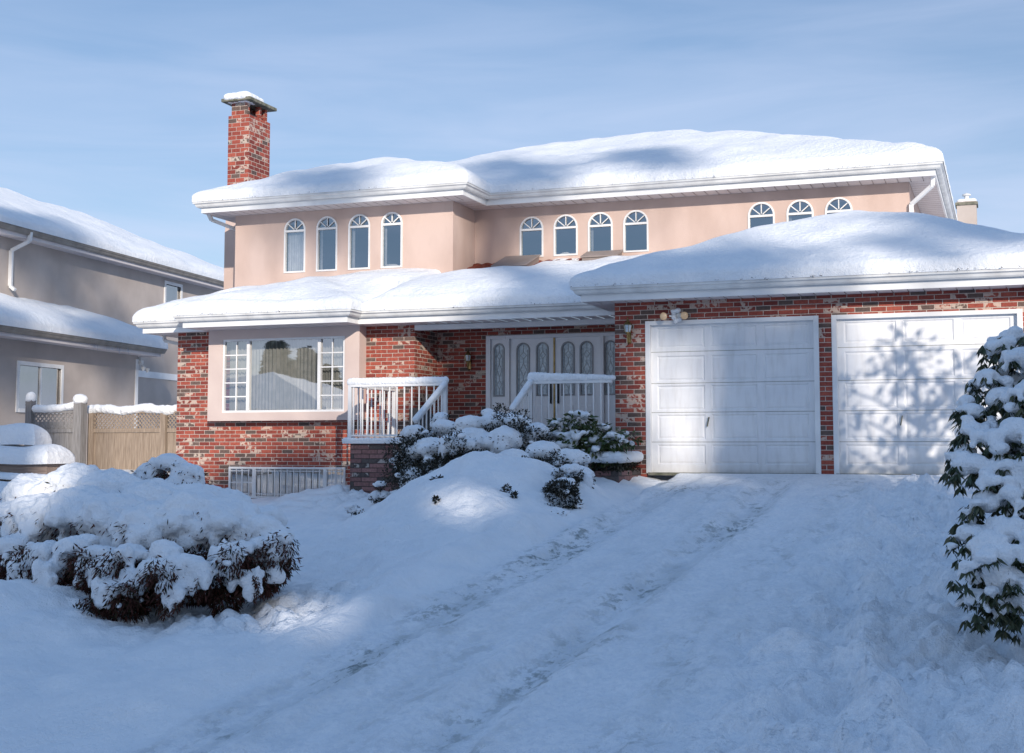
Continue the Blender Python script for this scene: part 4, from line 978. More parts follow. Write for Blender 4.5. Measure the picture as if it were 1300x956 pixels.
def nb_eave(x, y0, y1, z, parent, yend=True, xin=-1.2):
    f = MB(); f.box(x - .03, x, y0, y1, z - .20, z - .02); 
    if yend: f.box(xin, x - .03, y1 - .03, y1, z - .20, z - .02)
    nb(f, 'fascia', 'soffit', parent)
    g = MB(); prof = [(.004, -.12), (.05, -.12), (.075, -.09), (.09, -.05), (.11, -.035), (.12, 0), (.108, 0), (.104, -.02), (.004, -.02)]
    k = len(prof)
    for yy in (y0, y1 + .1):
        for d, zz in prof: g.v.append((x + d, yy, z + zz))
    for j in range(k): g.f.append((j, (j + 1) % k, k + (j + 1) % k, k + j))
    g.f.append(tuple(range(k))); g.f.append(tuple(range(k, 2 * k))[::-1])
    nb(g, 'gutter', 'ngutter', parent)
def nb_roof(rect, z, pitch, hiplist, seed, T, zlab, dropx=None):
    a, b, c, e = rect
    hf = lambda X, Y: z + np.maximum(0, pitch * smin([f(X, Y) for f in hiplist], .12))
    xs = np.arange(a, b + .01, (b - a) / 12); ys = np.linspace(c, e, 30); X, Y = np.meshgrid(xs, ys); Z = hf(X, Y) - .03
    ID = np.arange(X.size).reshape(X.shape); F = np.stack([ID[:-1, :-1], ID[:-1, 1:], ID[1:, 1:], ID[1:, :-1]], -1).reshape(-1, 4)
    r_ = link('roof', np_mesh('roof', np.c_[X.ravel(), Y.ravel(), Z.ravel()], F), MAT['ngutter'], NB)
    snow_slab('snow_cover', [(a, b + .13, c, e + .1)], lambda X, Y: np.maximum(hf(X, Y), z), T, r_, MAT['snow'], step=.11, seed=seed, r=.34, offset=(0, 0, 0))
    return r_
rl_ = nb_roof((-6, 0, -7, 6.95), 2.90, .42, [lambda X, Y: -X, lambda X, Y: 6.95 - Y, lambda X, Y: Y * 0 + 2.6], 31, .34, '')
nb_eave(0, -7, 6.92, 2.90, rl_); nb(MB().box(-1.55, -.03, -6.9, 6.89, 2.716, 2.73), 'soffit', 'soffit', rl_)
ru_ = nb_roof((-9.2, -1.2, 1.2, 16.3), 5.42, .44, [lambda X, Y: -1.2 - X, lambda X, Y: 16.3 - Y, lambda X, Y: Y + 3.5, lambda X, Y: X + 9.2], 37, .33, '')
nb_eave(-1.2, 1.2, 16.2, 5.42, ru_, xin=-9); nb(MB().box(-9.0, -1.23, 1.3, 16.15, 5.236, 5.25), 'soffit', 'soffit', ru_)
downspout([(-1.13, 2.66, 5.38), (-1.16, 2.66, 5.16), (-1.55, 2.54, 4.94), (-1.55, 2.54, 4.10), (-1.42, 2.54, 4.0)], 'white', NB, local=True, r=.045)
ic = random.Random(5)
for y in [2.95 + ic.random() * .8 for _ in range(5)] + [4.1 + ic.random() * 1.1 for _ in range(11)] + [6.85, 6.9]:
    l_ = ic.uniform(.06, .24); nb(MB().tube([(.07, y, 2.80), (.07, y, 2.80 - l_ * .5), (.07, y + .004, 2.80 - l_)], [.014, .009, .002], 6), 'icicle', 'icicle', rl_)
fx = MB(); fx.box(-.5, -.42, 6.66, 6.78, 2.50, 2.60); fx.bar((-.46, 6.72, 2.52), (-.40, 6.80, 2.42), .03); fx.lathe([(.02, 0), (.06, .08), (.06, .10), (0, .11)], (-.36, 6.66, 2.32), 10); fx.lathe([(.02, 0), (.06, .08), (.06, .10), (0, .11)], (-.40, 6.95, 2.30), 10)
nb(fx, 'security_light', 'gutter')
nb(MB().box(-1.6, -1.57, 8.55, 8.68, 2.70, 2.84), 'vent', 'ngutter')

# ------------------------------------------------------------------ fence and gate
def lattice(mb, x0, x1, y, z0, z1, step=.082, wd=.020):
    h = z1 - z0; k = int((x1 - x0 + h) / step)
    for i in range(-1, k + 2):
        for s in (1, -1):
            xb = x0 + i * step - (h if s == 1 else 0); a = Vector((xb, 0, z0)); b = Vector((xb + s * h + (h if s == -1 else 0), 0, z1))
            if s == -1: a = Vector((x0 + i * step, 0, z0)); b = Vector((x0 + i * step - h, 0, z1))
            # clip to the panel
            d = b - a; t0, t1 = 0.0, 1.0
            if d.x > 0: t0 = max(t0, (x0 - a.x) / d.x); t1 = min(t1, (x1 - a.x) / d.x)
            else: t0 = max(t0, (x1 - a.x) / d.x); t1 = min(t1, (x0 - a.x) / d.x)
            if t1 - t0 < .03: continue
            p, q = a + d * t0, a + d * t1; yy = y + (.006 if s == 1 else -.006)
            mb.bar((p.x, yy, p.z), (q.x, yy, q.z), wd, .010, up=(0, 1, 0))
def boards(mb, x0, x1, y, z0, z1, wd=.14):
    k = int(round((x1 - x0) / wd)); rs = random.Random(int(x0 * 100))
    for i in range(k):
        a = x0 + (x1 - x0) * i / k; b = x0 + (x1 - x0) * (i + 1) / k - .006; o = rs.uniform(-.004, .004); mb.box(a, b, y + o, y + .02 + o, z0, z1)
FY = 22.05
fe = thing('wooden_fence', 'sunlit brown cedar fence with lattice top and a ridge of snow', 'fence', (-16.2, FY, -.15))
mb = MB(); boards(mb, -17.06, -15.42, FY, -.3, .62); mb.build('board_panel', MAT['fence'], fe)
mb = MB(); boards(mb, -15.28, -13.7, FY, -.3, .62); mb.build('board_panel', MAT['fence'], fe)
for a, b in ((-17.04, -15.44), (-15.28, -13.7)):
    mb = MB(); lattice(mb, a, b, FY, .70, 1.0); mb.build('lattice_panel', MAT['fence'], fe)
    MB().box(a, b, FY - .025, FY + .035, .622, .70).build('rail', MAT['fence'], fe); MB().box(a, b, FY - .025, FY + .035, 1.0, 1.035).build('rail', MAT['fence'], fe)
for x_ in (-17.12, -15.43): MB().box(x_, x_ + .12, FY - .05, FY + .07, -.3, 1.02 + .06 * (x_ < -16)).build('post', MAT['fence'], fe)
rs = random.Random(3)
blob_snow('snow_cover', [(-17.1 + .05 * i, FY + rs.uniform(-.01, .01), 1.075 + .02 * math.sin(i * .31) + rs.uniform(-.006, .006), .09, .085, .095) for i in range(68)], .02, fe, MAT['snow'], off=world_off(fe), amp=.022, freq=5)
GYY = 21.6
ga = thing('garden_gate', 'grey weathered wooden gate panel with lattice between two snow-capped posts', 'gate', (-17.6, GYY, -.15))
mb = MB(); boards(mb, -18.12, -17.10, GYY, -.3, .84, .12); mb.build('board_panel', MAT['greyfence'], ga)
mb = MB(); lattice(mb, -18.1, -17.12, GYY, .74, 1.0, .10, .026) if False else lattice(mb, -18.1, -17.12, GYY - .0, .70, 1.0, .10, .026); mb.build('lattice_panel', MAT['greyfence'], ga)
MB().box(-18.12, -17.10, GYY - .03, GYY - .002, .62, .69).build('rail', MAT['greyfence'], ga); MB().box(-18.12, -17.10, GYY - .03, GYY + .03, 1.0, 1.04).build('rail', MAT['greyfence'], ga)
MB().box(-18.26, -18.12, GYY - .07, GYY + .07, -.3, 1.27).build('post', MAT['greyfence'], ga); MB().box(-17.09, -16.90, GYY - .09, GYY + .09, -.3, 1.20).build('post', MAT['greyfence'], ga)
blob_snow('snow_cover', [(-18.05 + .06 * i, GYY, 1.09 + .09 * (i / 18) ** 3, .09, .10, .085) for i in range(17)], .02, ga, MAT['snow'], off=world_off(ga), amp=.018, freq=5)
blob_snow('snow_cap', [(-18.19, GYY, 1.34, .10, .10, .10), (-18.19, GYY, 1.28, .11, .11, .06)], .02, ga, MAT['snow'], off=world_off(ga), amp=.010)
blob_snow('snow_cap', [(-17.0, GYY, 1.27, .16, .13, .11), (-17.0, GYY, 1.22, .15, .13, .06)], .02, ga, MAT['snow'], off=world_off(ga), amp=.012)

sp_ = thing('fence_post', 'small dark fence post with snow cap beyond the cedar fence', 'post', (-16.6, 25.5, .0))
MB().box(-16.68, -16.52, 25.45, 25.61, -.3, 1.28).build('shaft', MAT['brown'], sp_)
blob_snow('snow_cover', [(-16.6, 25.53, 1.34, .1, .1, .1)], .02, sp_, MAT['snow'], off=world_off(sp_), amp=.004)

# raised wooden planter heaped with snow (far left)
pl = thing('raised_planter', 'low brown wooden box heaped with deep snow in front of the gate', 'planter', (-15.6, 18.2, -.1))
mb = MB(); mb.box(-17.8, -15.30, 18.60, 19.15, -.35, .06); mb.build('box_side', MAT['brown'], pl, bevel=.01)
mb = MB(); mb.box(-17.8, -15.80, 18.85, 19.14, .061, .34); mb.build('upper_tier', MAT['brown'], pl, bevel=.01)
snow_slab('snow_cover', [(-17.9, -15.20, 18.48, 19.22)], lambda X, Y: .065 + .03 * np.sin(X * 1.7), .30, pl, MAT['snow'], step=.05, seed=41, r=.30, amp=1.6)
snow_slab('snow_cover', [(-17.9, -15.70, 18.76, 19.21)], lambda X, Y: .345 + .03 * np.sin(X * 2.3 + 1), .33, pl, MAT['snow'], step=.05, seed=43, r=.24, amp=1.8)
lg = thing('garden_edging', 'dark log edging under a ledge of snow at the far left of the yard', 'edging', (-14.7, 16.5, -.25))
mb = MB(); mb.tube([(-16.8, 16.55, -.19), (-15, 16.5, -.20), (-13.75, 16.6, -.22)], .075, 8); mb.build('log', MAT['dirt'], lg)
blob_snow('snow_cover', [(-16.8 + .14 * i, 16.6 + .12 * j, -.10 - .01 * i * .2, .13, .12, .07) for i in range(22) for j in range(3)], .03, lg, MAT['snow'], off=world_off(lg), amp=.02)

# covered object and small things on the porch
cv = thing('covered_object', 'dark grey object with a sloping top behind the left porch railing', 'item', (-8.75, 19.1, .43))
MB().prism([(-8.72, .44), (-8.38, .44), (-8.40, .76), (-8.52, .92), (-8.70, .95)], 18.9, 19.3).build('cover', MAT['grey_cover'], cv, bevel=.02)
MB().prism([(-8.71, .431), (-8.39, .431), (-8.39, .439), (-8.71, .439)], 18.91, 19.29).build('base', MAT['black'], cv)

# brick planter beside the garage with clipped hedge and snow
bp_ = thing('brick_planter', 'small brick planter against the left garage pier with snow on its clipped hedge', 'planter', (-5.0, 17.5, -.1))
MB().box(-5.24, -4.86, 17.2, 18.36, -.5, .02).build('planter_wall', MAT['brick_dark'], bp_, bevel=.008)
rs_ = np.random.default_rng(5)
n = 1500; P = np.c_[rs_.uniform(-5.28, -4.84, n), rs_.uniform(17.15, 18.30, n), rs_.uniform(.0, .16, n)]
V, F = leaves(P, rs_.normal(size=(n, 3)) + np.array([0, -.4, -.3]), .05, .024, rs_)
link('hedge', np_mesh('hedge', V - np.array(world_off(bp_)), F), MAT['box'], bp_)
blob_snow('snow_cover', [(-5.24 + .09 * i, 17.2 + .11 * j, .20, .11, .11, .085) for i in range(5) for j in range(10)], .025, bp_, MAT['snow'], off=world_off(bp_), amp=.01)

# ------------------------------------------------------------------ shrubs
def shrub(name, label, cat, clumps, mat, n_leaf, ll, lw, base, snow_frac=1.0, droop=.6, voxel=.025, seed=1, under=None, snow_lift=.30, flat=.62, bare=(), stems=8, snow_r=.95, amp=.018, freq=7, spread=1.12, group=None, powder=0.0, fingers=0, extra=()):
    rs = np.random.default_rng(seed); bx_, by_, bz_ = base
    t = thing(name, label, cat, base, 0, group)
    PV = []; PF = []; o = 0
    pts = []; dirs = []
    for i, (x, y, z, r) in enumerate(clumps):
        k = max(20, int(n_leaf * r * r)); d = sphere_pts(k, rs); d[:, 2] = np.where(d[:, 2] > .45, -np.abs(d[:, 2]) * .6, d[:, 2]); d = unit(d)
        rad = r * spread * rs.uniform(.55, 1.0, k)[:, None]
        p = np.array([x, y, z]) + d * rad * np.array([1, 1, .85]); pts.append(p)
        dirs.append(d + rs.normal(size=(k, 3)) * .45 + np.array([0, 0, -droop]))
    if under is not None:
        for (x, y, z, rx, ry, rz_, k) in under:
            d = sphere_pts(k, rs); p = np.array([x, y, z]) + d * np.array([rx, ry, rz_]) * rs.uniform(.45, 1.0, k)[:, None] ** .5; pts.append(p)
            dirs.append(d * .7 + rs.normal(size=(k, 3)) * .5 + np.array([0, -.15, -droop]))
    for (x, y, z, r) in extra:      # leafy tufts that stick out of the snow
        k = int(9000 * r * r) + 60; d = sphere_pts(k, rs); pts.append(np.array([x, y, z]) + d * r * rs.uniform(.4, 1.0, k)[:, None]); dirs.append(d * .55 + rs.normal(size=(k, 3)) * .45 + np.array([0, -.35, .35 - droop * 1.2]))
    P = np.vstack(pts); D = np.vstack(dirs)
    sb = []; tuft = []; tdir = []
    for i, (x, y, z, r) in enumerate(clumps):
        if i in bare: continue
        rr = r * snow_r; sb.append((x, y, z + r * snow_lift, rr, rr, rr * flat))
        for q in range(3):
            a = rs.uniform(0, 6.28); s_ = rs.uniform(.3, .5) * r
            sb.append((x + math.cos(a) * r * .75, y + math.sin(a) * r * .75, z + r * snow_lift - rs.uniform(.0, .35) * r, s_, s_, s_ * .8))
        for q in range(fingers):      # drooping tongues of snow along weighed-down twigs
            a = rs.uniform(-2.9, -.2); u = rs.uniform(.75, 1.1) * r; w_ = rs.uniform(.035, .085) * (.6 + r * 2); l_ = rs.uniform(.06, .17) * (.6 + r * 2)
            fx_, fy_, fz_ = x + math.cos(a) * u, y + math.sin(a) * u * .8, z - rs.uniform(-.1, .75) * r
            sb.append((fx_, fy_, fz_, w_, w_, l_)); sb.append((fx_ + rs.uniform(-.03, .03), fy_ - w_ * .6, fz_ - l_ * .8, w_ * .6, w_ * .6, l_ * .6))
            for tw_ in range(3):
                k = 16; ax = unit(np.array([[math.cos(a) * .5, math.sin(a) * .5, -.9]]) + rs.normal(size=(1, 3)) * .35)[0]; u_ = np.linspace(0, .13, k)[:, None]
                tuft.append(np.array([fx_, fy_ + .01, fz_ - l_ * .3]) + rs.normal(size=3) * .02 + ax * u_); tdir.append(ax + rs.normal(size=(k, 3)) * .55)
    if powder:     # small pats of snow caught on outer leaves
        k = int(powder); ii = rs.integers(0, len(P), k)
        for q in ii: s_ = rs.uniform(.015, .03) + .045 * rs.random() ** 3; sb.append((P[q, 0], P[q, 1] - .02, P[q, 2] + .02, s_ * 1.2, s_ * 1.2, s_ * .75))
    if tuft: P = np.vstack([P] + tuft); D = np.vstack([D] + tdir)
    V, F = leaves(P, D, ll, lw, rs)
    link('foliage', np_mesh('foliage', V - np.array(base), F), MAT[mat], t)
    blob_snow('snow_cover', sb, voxel, t, MAT['snow'], off=base, amp=amp, freq=freq, sm=3)
    mb = MB(); rr = random.Random(seed)
    for k in range(stems):
        c = clumps[rr.randrange(len(clumps))]; a = Vector((bx_ + rr.uniform(-.15, .15), by_ + rr.uniform(-.1, .1), bz_ - .05)); b = Vector(c[:3]); m_ = a.lerp(b, .5) + Vector((rr.uniform(-.1, .1), rr.uniform(-.1, .1), -.08))
        mb.tube([a, m_, b], [.028, .018, .008], 6)
    mb.build('stem', MAT['bark'], t)
    return t

B1 = [(-9.03, 10.4, -.45, .30), (-9.0, 10.8, -.23, .33), (-8.36, 10.2, -.4, .35), (-8.57, 10.9, -.15, .36), (-7.97, 10.2, -.37, .38), (-8.04, 10.7, -.21, .36), (-7.5, 10.1, -.4, .36), (-7.41, 10.5, -.26, .34),
      (-6.98, 9.9, -.43, .33), (-6.72, 10.1, -.34, .34), (-7.01, 10.6, -.26, .3), (-6.36, 10.1, -.38, .3), (-6.01, 10.1, -.46, .22), (-6.74, 10.7, -.3, .25), (-6.35, 10.6, -.38, .22),
      (-8.37, 9.8, -.58, .16), (-7.86, 9.6, -.61, .15), (-7.45, 9.5, -.55, .17), (-7.13, 9.4, -.59, .14), (-6.82, 9.35, -.6, .16), (-6.67, 9.2, -.73, .10), (-7.09, 9.3, -.69, .09), (-6.47, 9.4, -.55, .13),
      (-6.29, 9.25, -.66, .11), (-6.18, 9.3, -.62, .10), (-6.05, 9.3, -.66, .10), (-6.01, 9.5, -.58, .12), (-5.93, 9.6, -.54, .14), (-5.79, 9.8, -.53, .12), (-5.74, 9.9, -.47, .13), (-6.52, 9.2, -.63, .09), (-7.62, 9.32, -.74, .13), (-6.8, 9.05, -.80, .09), (-6.2, 9.1, -.80, .07), (-5.72, 9.5, -.70, .08), (-8.1, 9.6, -.70, .12)]
shrub('spreading_shrub', 'wide low shrub at front left with dark reddish twigs under a thick snow blanket', 'shrub', B1, 'yew', 5200, .055, .013, (-7.2, 10.1, -1.05), droop=.9, voxel=.022, seed=4, powder=160, fingers=5,
      under=[(-7.9, 9.85, -.72, .75, .35, .22, 6000), (-7.1, 9.65, -.78, .60, .35, .24, 8000), (-6.35, 9.65, -.74, .42, .35, .22, 5200), (-6.80, 9.2, -.96, .22, .20, .20, 2600), (-6.0, 9.5, -.92, .10, .15, .14, 700), (-7.5, 9.35, -.92, .14, .14, .12, 900), (-5.85, 9.75, -.68, .22, .3, .22, 3000)], snow_r=.96, flat=.62, amp=.045, freq=5.5, extra=[(-8.9, 10.1, -.38, .12), (-6.85, 9.12, -.64, .16), (-6.3, 9.0, -.68, .15), (-5.85, 9.35, -.56, .15), (-5.62, 9.7, -.52, .17), (-7.2, 9.2, -.62, .13), (-7.9, 9.4, -.64, .14), (-6.62, 8.98, -.84, .15), (-6.9, 8.95, -.95, .12)])
B1b = [(-8.03, 11.3, .04, .17), (-7.8, 11.3, .12, .18), (-7.57, 11.3, .03, .17), (-7.64, 11.2, -.08, .16), (-7.91, 11.2, -.12, .15), (-7.46, 11.3, -.14, .15), (-7.8, 11.5, -.1, .2)]
shrub('young_conifer', 'small domed evergreen poking up behind the wide front left shrub', 'shrub', B1b, 'yew', 9000, .06, .016, (-7.75, 11.35, -.85), droop=.5, voxel=.02, seed=9, powder=30, stems=4, fingers=4,
      under=[(-7.75, 11.3, -.25, .3, .25, .3, 3000)], snow_lift=.34, snow_r=.85, flat=.6)
B2 = [(-7.66, 16.8, .50, .18), (-7.63, 16.6, .10, .22), (-7.25, 16.4, .26, .26), (-7.28, 17.0, .55, .20), (-6.81, 16.3, .30, .28), (-6.9, 16.0, -.1, .22), (-6.87, 17.0, .56, .26), (-6.6, 17.2, .62, .24), (-6.31, 17.2, .64, .20),
      (-6.66, 16.5, .36, .28), (-6.22, 16.5, .36, .28), (-5.95, 17.0, .5, .2), (-5.57, 16.2, .20, .26), (-5.85, 15.8, .10, .26), (-6.33, 15.8, .06, .24), (-7.51, 17.4, .74, .12), (-6.79, 17.4, .78, .12),
      (-7.1, 15.9, -.2, .2), (-7.38, 16.2, -.05, .16), (-5.13, 16.0, .14, .22), (-4.84, 15.4, -.03, .17)]
shrub('azalea_mound', 'broad snow-laden shrub mound in front of the porch steps', 'shrub', B2, 'box', 8500, .042, .020, (-6.5, 16.5, -.2), droop=.2, voxel=.022, seed=14, powder=130, fingers=2,
      under=[(-7.45, 16.4, .1, .3, .3, .4, 3500), (-6.6, 16.1, .05, .6, .3, .25, 4000), (-5.4, 15.9, .0, .5, .3, .2, 4000), (-6.3, 16.8, .35, .7, .3, .3, 3500)], snow_lift=.24, snow_r=.94, flat=.66, freq=5, amp=.028, spread=1.2, extra=[(-6.72, 16.05, .42, .16), (-6.35, 16.7, .80, .13), (-6.02, 16.6, .70, .15), (-7.62, 16.2, .25, .2), (-7.48, 15.85, -.05, .2), (-7.2, 15.7, -.02, .15), (-6.95, 15.7, .05, .15), (-6.1, 15.45, .16, .14), (-5.45, 15.35, .08, .15), (-5.2, 15.6, .16, .14), (-7.45, 16.7, .48, .13), (-6.15, 14.1, gz(-6.15, 14.1) + .02, .045), (-6.05, 14.0, gz(-6.05, 14.0) + .02, .035), (-5.2, 13.85, gz(-5.2, 13.85) + .03, .05), (-5.05, 13.7, gz(-5.05, 13.7) + .02, .04), (-5.75, 13.2, gz(-5.75, 13.2) + .015, .03)])
B2l = [(-4.80, 14.6, -.14, .17), (-4.66, 14.4, -.30, .14), (-4.82, 14.2, -.34, .14), (-5.02, 14.6, -.18, .12), (-4.55, 14.2, -.47, .10), (-4.66, 14.0, -.42, .12), (-4.85, 15.0, .02, .16)]
shrub('boxwood_shrub', 'low dark small-leaved shrub at the edge of the driveway bank', 'shrub', B2l, 'box', 34000, .032, .019, (-4.8, 14.4, -.5), droop=.0, voxel=.02, seed=17, powder=60, bare=(1, 2, 4, 5, 3), stems=5, snow_lift=.45, snow_r=.62, flat=.55, under=[(-4.75, 14.4, -.25, .22, .25, .22, 2600)])
B3 = [(-5.69, 17.4, .66, .17), (-5.47, 17.4, .72, .17), (-5.27, 17.3, .57, .19), (-5.05, 17.3, .50, .19), (-4.92, 17.3, .42, .16), (-5.46, 17.2, .45, .18), (-5.19, 17.2, .36, .18), (-4.97, 17.3, .24, .14), (-5.6, 17.2, .3, .18), (-4.82, 17.6, .48, .13), (-5.75, 17.3, .45, .17)]
shrub('camellia_bush', 'green broad-leaved bush between the porch railing and the garage pier', 'shrub', B3, 'camellia', 3800, .105, .042, (-5.3, 17.3, -.1), droop=.0, voxel=.018, seed=21, powder=130, bare=(0, 2, 3, 4, 7, 9), stems=9, snow_lift=.4, snow_r=.5, flat=.6, amp=.010, freq=12,
      under=[(-5.35, 17.35, .3, .45, .2, .3, 420)])
tw = [(-7.87, 16.2, -.18, .075), (-7.92, 16.2, -.32, .10), (-7.80, 16.2, -.32, .09)]
shrub('dwarf_shrub', 'tiny cone-shaped shrub half buried in snow near the porch wall', 'shrub', tw, 'box', 22000, .03, .015, (-7.87, 16.2, -.5), droop=.0, voxel=.012, seed=24, powder=12, stems=4, snow_lift=.3, snow_r=.85, amp=.006)
tw2 = [(-7.92, 15.5, -.45, .08), (-7.83, 15.5, -.49, .06)]
shrub('dwarf_shrub', 'lowest tiny shrub just showing above the snow left of the mound', 'shrub', tw2, 'box', 22000, .03, .015, (-7.88, 15.5, -.62), droop=.0, voxel=.012, seed=25, powder=8, stems=3, snow_lift=.4, snow_r=.8, amp=.006)

# rhododendron at the right: whorls of drooping leaves, each with its pillow of snow
B5 = [(-.01, 9.6, 1.01, .14), (-.13, 9.5, .95, .12), (-.18, 9.3, .73, .13), (.04, 9.4, .84, .17), (-.31, 9.2, .60, .09), (-.26, 9.1, .52, .11), (-.09, 9.2, .57, .17), (.10, 9.1, .60, .2), (-.26, 9.0, .37, .14), (-.33, 8.9, .22, .12),
      (-.16, 8.9, .32, .15), (.0, 8.9, .36, .18), (.15, 8.9, .22, .2), (-.26, 8.8, .17, .14), (-.12, 8.8, .13, .16), (.03, 8.8, .03, .2), (-.19, 8.7, -.06, .14), (-.28, 8.6, -.25, .14), (-.09, 8.6, -.25, .19), (-.16, 8.45, -.38, .20), (.05, 8.6, -.29, .18),
      (-.31, 8.6, -.46, .10), (-.11, 8.5, -.52, .18), (.06, 8.6, -.57, .2), (-.25, 8.5, -.61, .12), (-.03, 8.6, -.66, .15), (-.31, 8.8, -.12, .08)]
rr = random.Random(8)
B5x = [(.25 + rr.uniform(0, 1.1), 9.0 + rr.uniform(-.3, 1.1), rr.uniform(-.6, 1.2), rr.uniform(.13, .21)) for _ in range(34)] + [(.02 + rr.uniform(0, .3), 9.3 + rr.uniform(0, .5), rr.uniform(-.4, .8), .18) for _ in range(10)]
def rhodo(name, label, clumps, base, seed):
    rs = np.random.default_rng(seed); t = thing(name, label, 'shrub', base)
    P = []; D = []; sb = []
    for (x, y, z, r) in clumps:
        nwh = max(11, int(150 * r))
        for q in range(nwh):
            d = sphere_pts(1, rs)[0]; d[2] = d[2] * .8 - .1; c = np.array([x, y, z]) + d * r * .95
            k = 9; a = np.arange(k) * 2 * math.pi / k + rs.uniform(0, 6)
            dd = np.c_[np.cos(a), np.sin(a), np.full(k, -.9 - .6 * rs.random())] + rs.normal(size=(k, 3)) * .18
            P.append(np.repeat(c[None], k, 0) + rs.normal(size=(k, 3)) * .006); D.append(dd)
            if rs.random() < .50 and d[2] > -.3:
                s_ = rs.uniform(.16, .42) * r; sb.append((c[0], c[1], c[2] + .015, s_, s_, s_ * .62))
                # snow sliding down a leaf
                aa = rs.uniform(0, 6.28)
                for u in (.35, .7): sb.append((c[0] + math.cos(aa) * .07 * u, c[1] + math.sin(aa) * .07 * u, c[2] - .06 * u, .022, .022, .02))
        sb.append((x, y, z + r * .42, r * .66, r * .66, r * .46))
    V, F = leaves(np.vstack(P), np.vstack(D), .078, .021, rs)
    link('foliage', np_mesh('foliage', V - np.array(base), F), MAT['rhodo'], t)
    blob_snow('snow_cover', sb, .014, t, MAT['snow'], off=base, amp=.014, freq=11, sm=3)
    mb = MB(); r2 = random.Random(seed)
    for k in range(16):
        c = clumps[r2.randrange(len(clumps))]; a = Vector((base[0] + r2.uniform(-.1, .1), base[1] + r2.uniform(-.1, .1), base[2] - .05)); b = Vector(c[:3]); m_ = a.lerp(b, .55) + Vector((0, 0, .12))
        mb.tube([a, m_, b], [.04, .022, .008], 6)
    mb.build('stem', MAT['bark'], t); return t
B5 = [(x + .06, y, z, r) for x, y, z, r in B5]
rhodo('rhododendron', 'tall snow-draped rhododendron with drooping leaves cut by the right edge of the picture', B5 + B5x, (.5, 9.3, -.85), 33)

# ------------------------------------------------------------------ out of view: what shades the garden and shows in the panes
def conifer_mesh(seed, H, Rb, n, sparse=False):
    rs = np.random.default_rng(seed)
    h = rs.random(n) ** .85 if not sparse else rs.random(n); z = .04 * H + h * H * .96
    rad = Rb * (1 - h) ** (.62 if not sparse else .8) + .05; a = rs.uniform(0, 2 * math.pi, n)
    tier = .75 + .25 * np.sin(z * 2 * math.pi / .9 + a * 2)
    rr_ = rad * tier * rs.uniform(.15, 1.0, n) ** .5
    P = np.c_[np.cos(a) * rr_, np.sin(a) * rr_, z]
    D = np.c_[np.cos(a), np.sin(a), np.full(n, -.55)] + rs.normal(size=(n, 3)) * .35
    V, F = leaves(P, D, .62, .30, rs)
    return np_mesh('foliage', V, F)
trunk = MB().tube([(0, 0, -1.5), (0, 0, 6), (0, 0, 12.6)], [.22, .14, .02], 8)
cm = [conifer_mesh(50 + k, 13.0, 1.55, 7500) for k in range(3)]
for c in cm: c.materials.append(MAT['needle'])
tm = trunk.build('trunk', MAT['bark']).data; bpy.data.objects.remove(bpy.data.objects['trunk'])
SPOTS = [((-5.25, 13.0, -.20), .38), ((-5.05, 9.2, -.98), .30), ((-6.0, 11.6, -.75), .06), ((-4.3, 17.7, -.08), .28), ((-7.4, 12.6, -.7), .06)]     # sun patches on the snow: crown leaves along each sun ray are cut out
def with_gaps(me, M4):
    n = len(me.vertices); co = np.empty(n * 3); me.vertices.foreach_get('co', co); co = co.reshape(-1, 3)
    w4 = co @ np.array(M4.to_3x3()).T + np.array(M4.translation); c = w4.reshape(-1, 5, 3).mean(1); keep = np.ones(len(c), bool); d = np.array(sdir)
    for p, r in SPOTS:
        q = c - np.array(p); t = q @ d; keep &= np.linalg.norm(q - t[:, None] * d, axis=1) > r + .18
    if keep.all(): return me
    V = co.reshape(-1, 5, 3)[keep].reshape(-1, 3); i = np.arange(keep.sum())[:, None] * 5
    m2 = np_mesh('foliage', V, np.concatenate([i + np.array([0, 4, 2, 1]), i + np.array([0, 3, 2, 4])], 0)); m2.materials.append(MAT['needle']); return m2
def conifer(x, y, top, k, sx, label, group='conifers across the street'):
    t = thing('conifer', label, 'tree', (x, y, -1.5), k * 1.3, group); s = (top + 1.5) / 13.0
    f = bpy.data.objects.new('crown', with_gaps(cm[k % 3], Matrix.Translation((x, y, -1.5)) @ Matrix.Rotation(k * 1.3, 4, 'Z') @ Matrix.Diagonal((sx, sx, s, 1)))); COL.objects.link(f); f.parent = t; q = bpy.data.objects.new('trunk', tm); COL.objects.link(q); q.parent = t
    f.scale = (sx, sx, s); q.scale = (sx, sx, s)
    return t
# (x on the facade, shade top on the facade, width) -> tree on the far side of the street, same distance for all
prof = [(-18.2, 1.3, 1.0), (-17.0, 2.2, .95), (-16.2, 2.6, .62), (-14.7, -3.6, .7), (-14.0, -3.4, .8), (-12.9, -.5, .8), (-12.0, .55, .9), (-11.0, .65, .9), (-10.0, .75, .9), (-9.2, .65, .8), (-8.3, 1.9, .9), (-7.2, 3.1, .9), (-6.2, 2.8, .9),
        (-5.35, -.2, .5), (-4.7, -1.0, .6), (-4.0, 2.1, .55), (-3.3, .9, .5), (-2.75, 2.4, .72), (-1.7, -.6, .8), (-.8, .1, .7), (.2, .2, .8), (1.2, .0, .8)]
CLAB = 'dense dark conifer in the row across the street behind the camera'
YT = -30.0
for i, (xf, zt_, sx) in enumerate(prof):
    yf = 19.2; x = xf + (yf - YT) * math.tan(R(SUN_AZ)); top = zt_ + (yf - YT) / math.cos(R(SUN_AZ)) * math.tan(R(SUN_EL)) - .25
    conifer(x, YT + .5 * math.sin(i * 2.1), top, i, sx, CLAB)
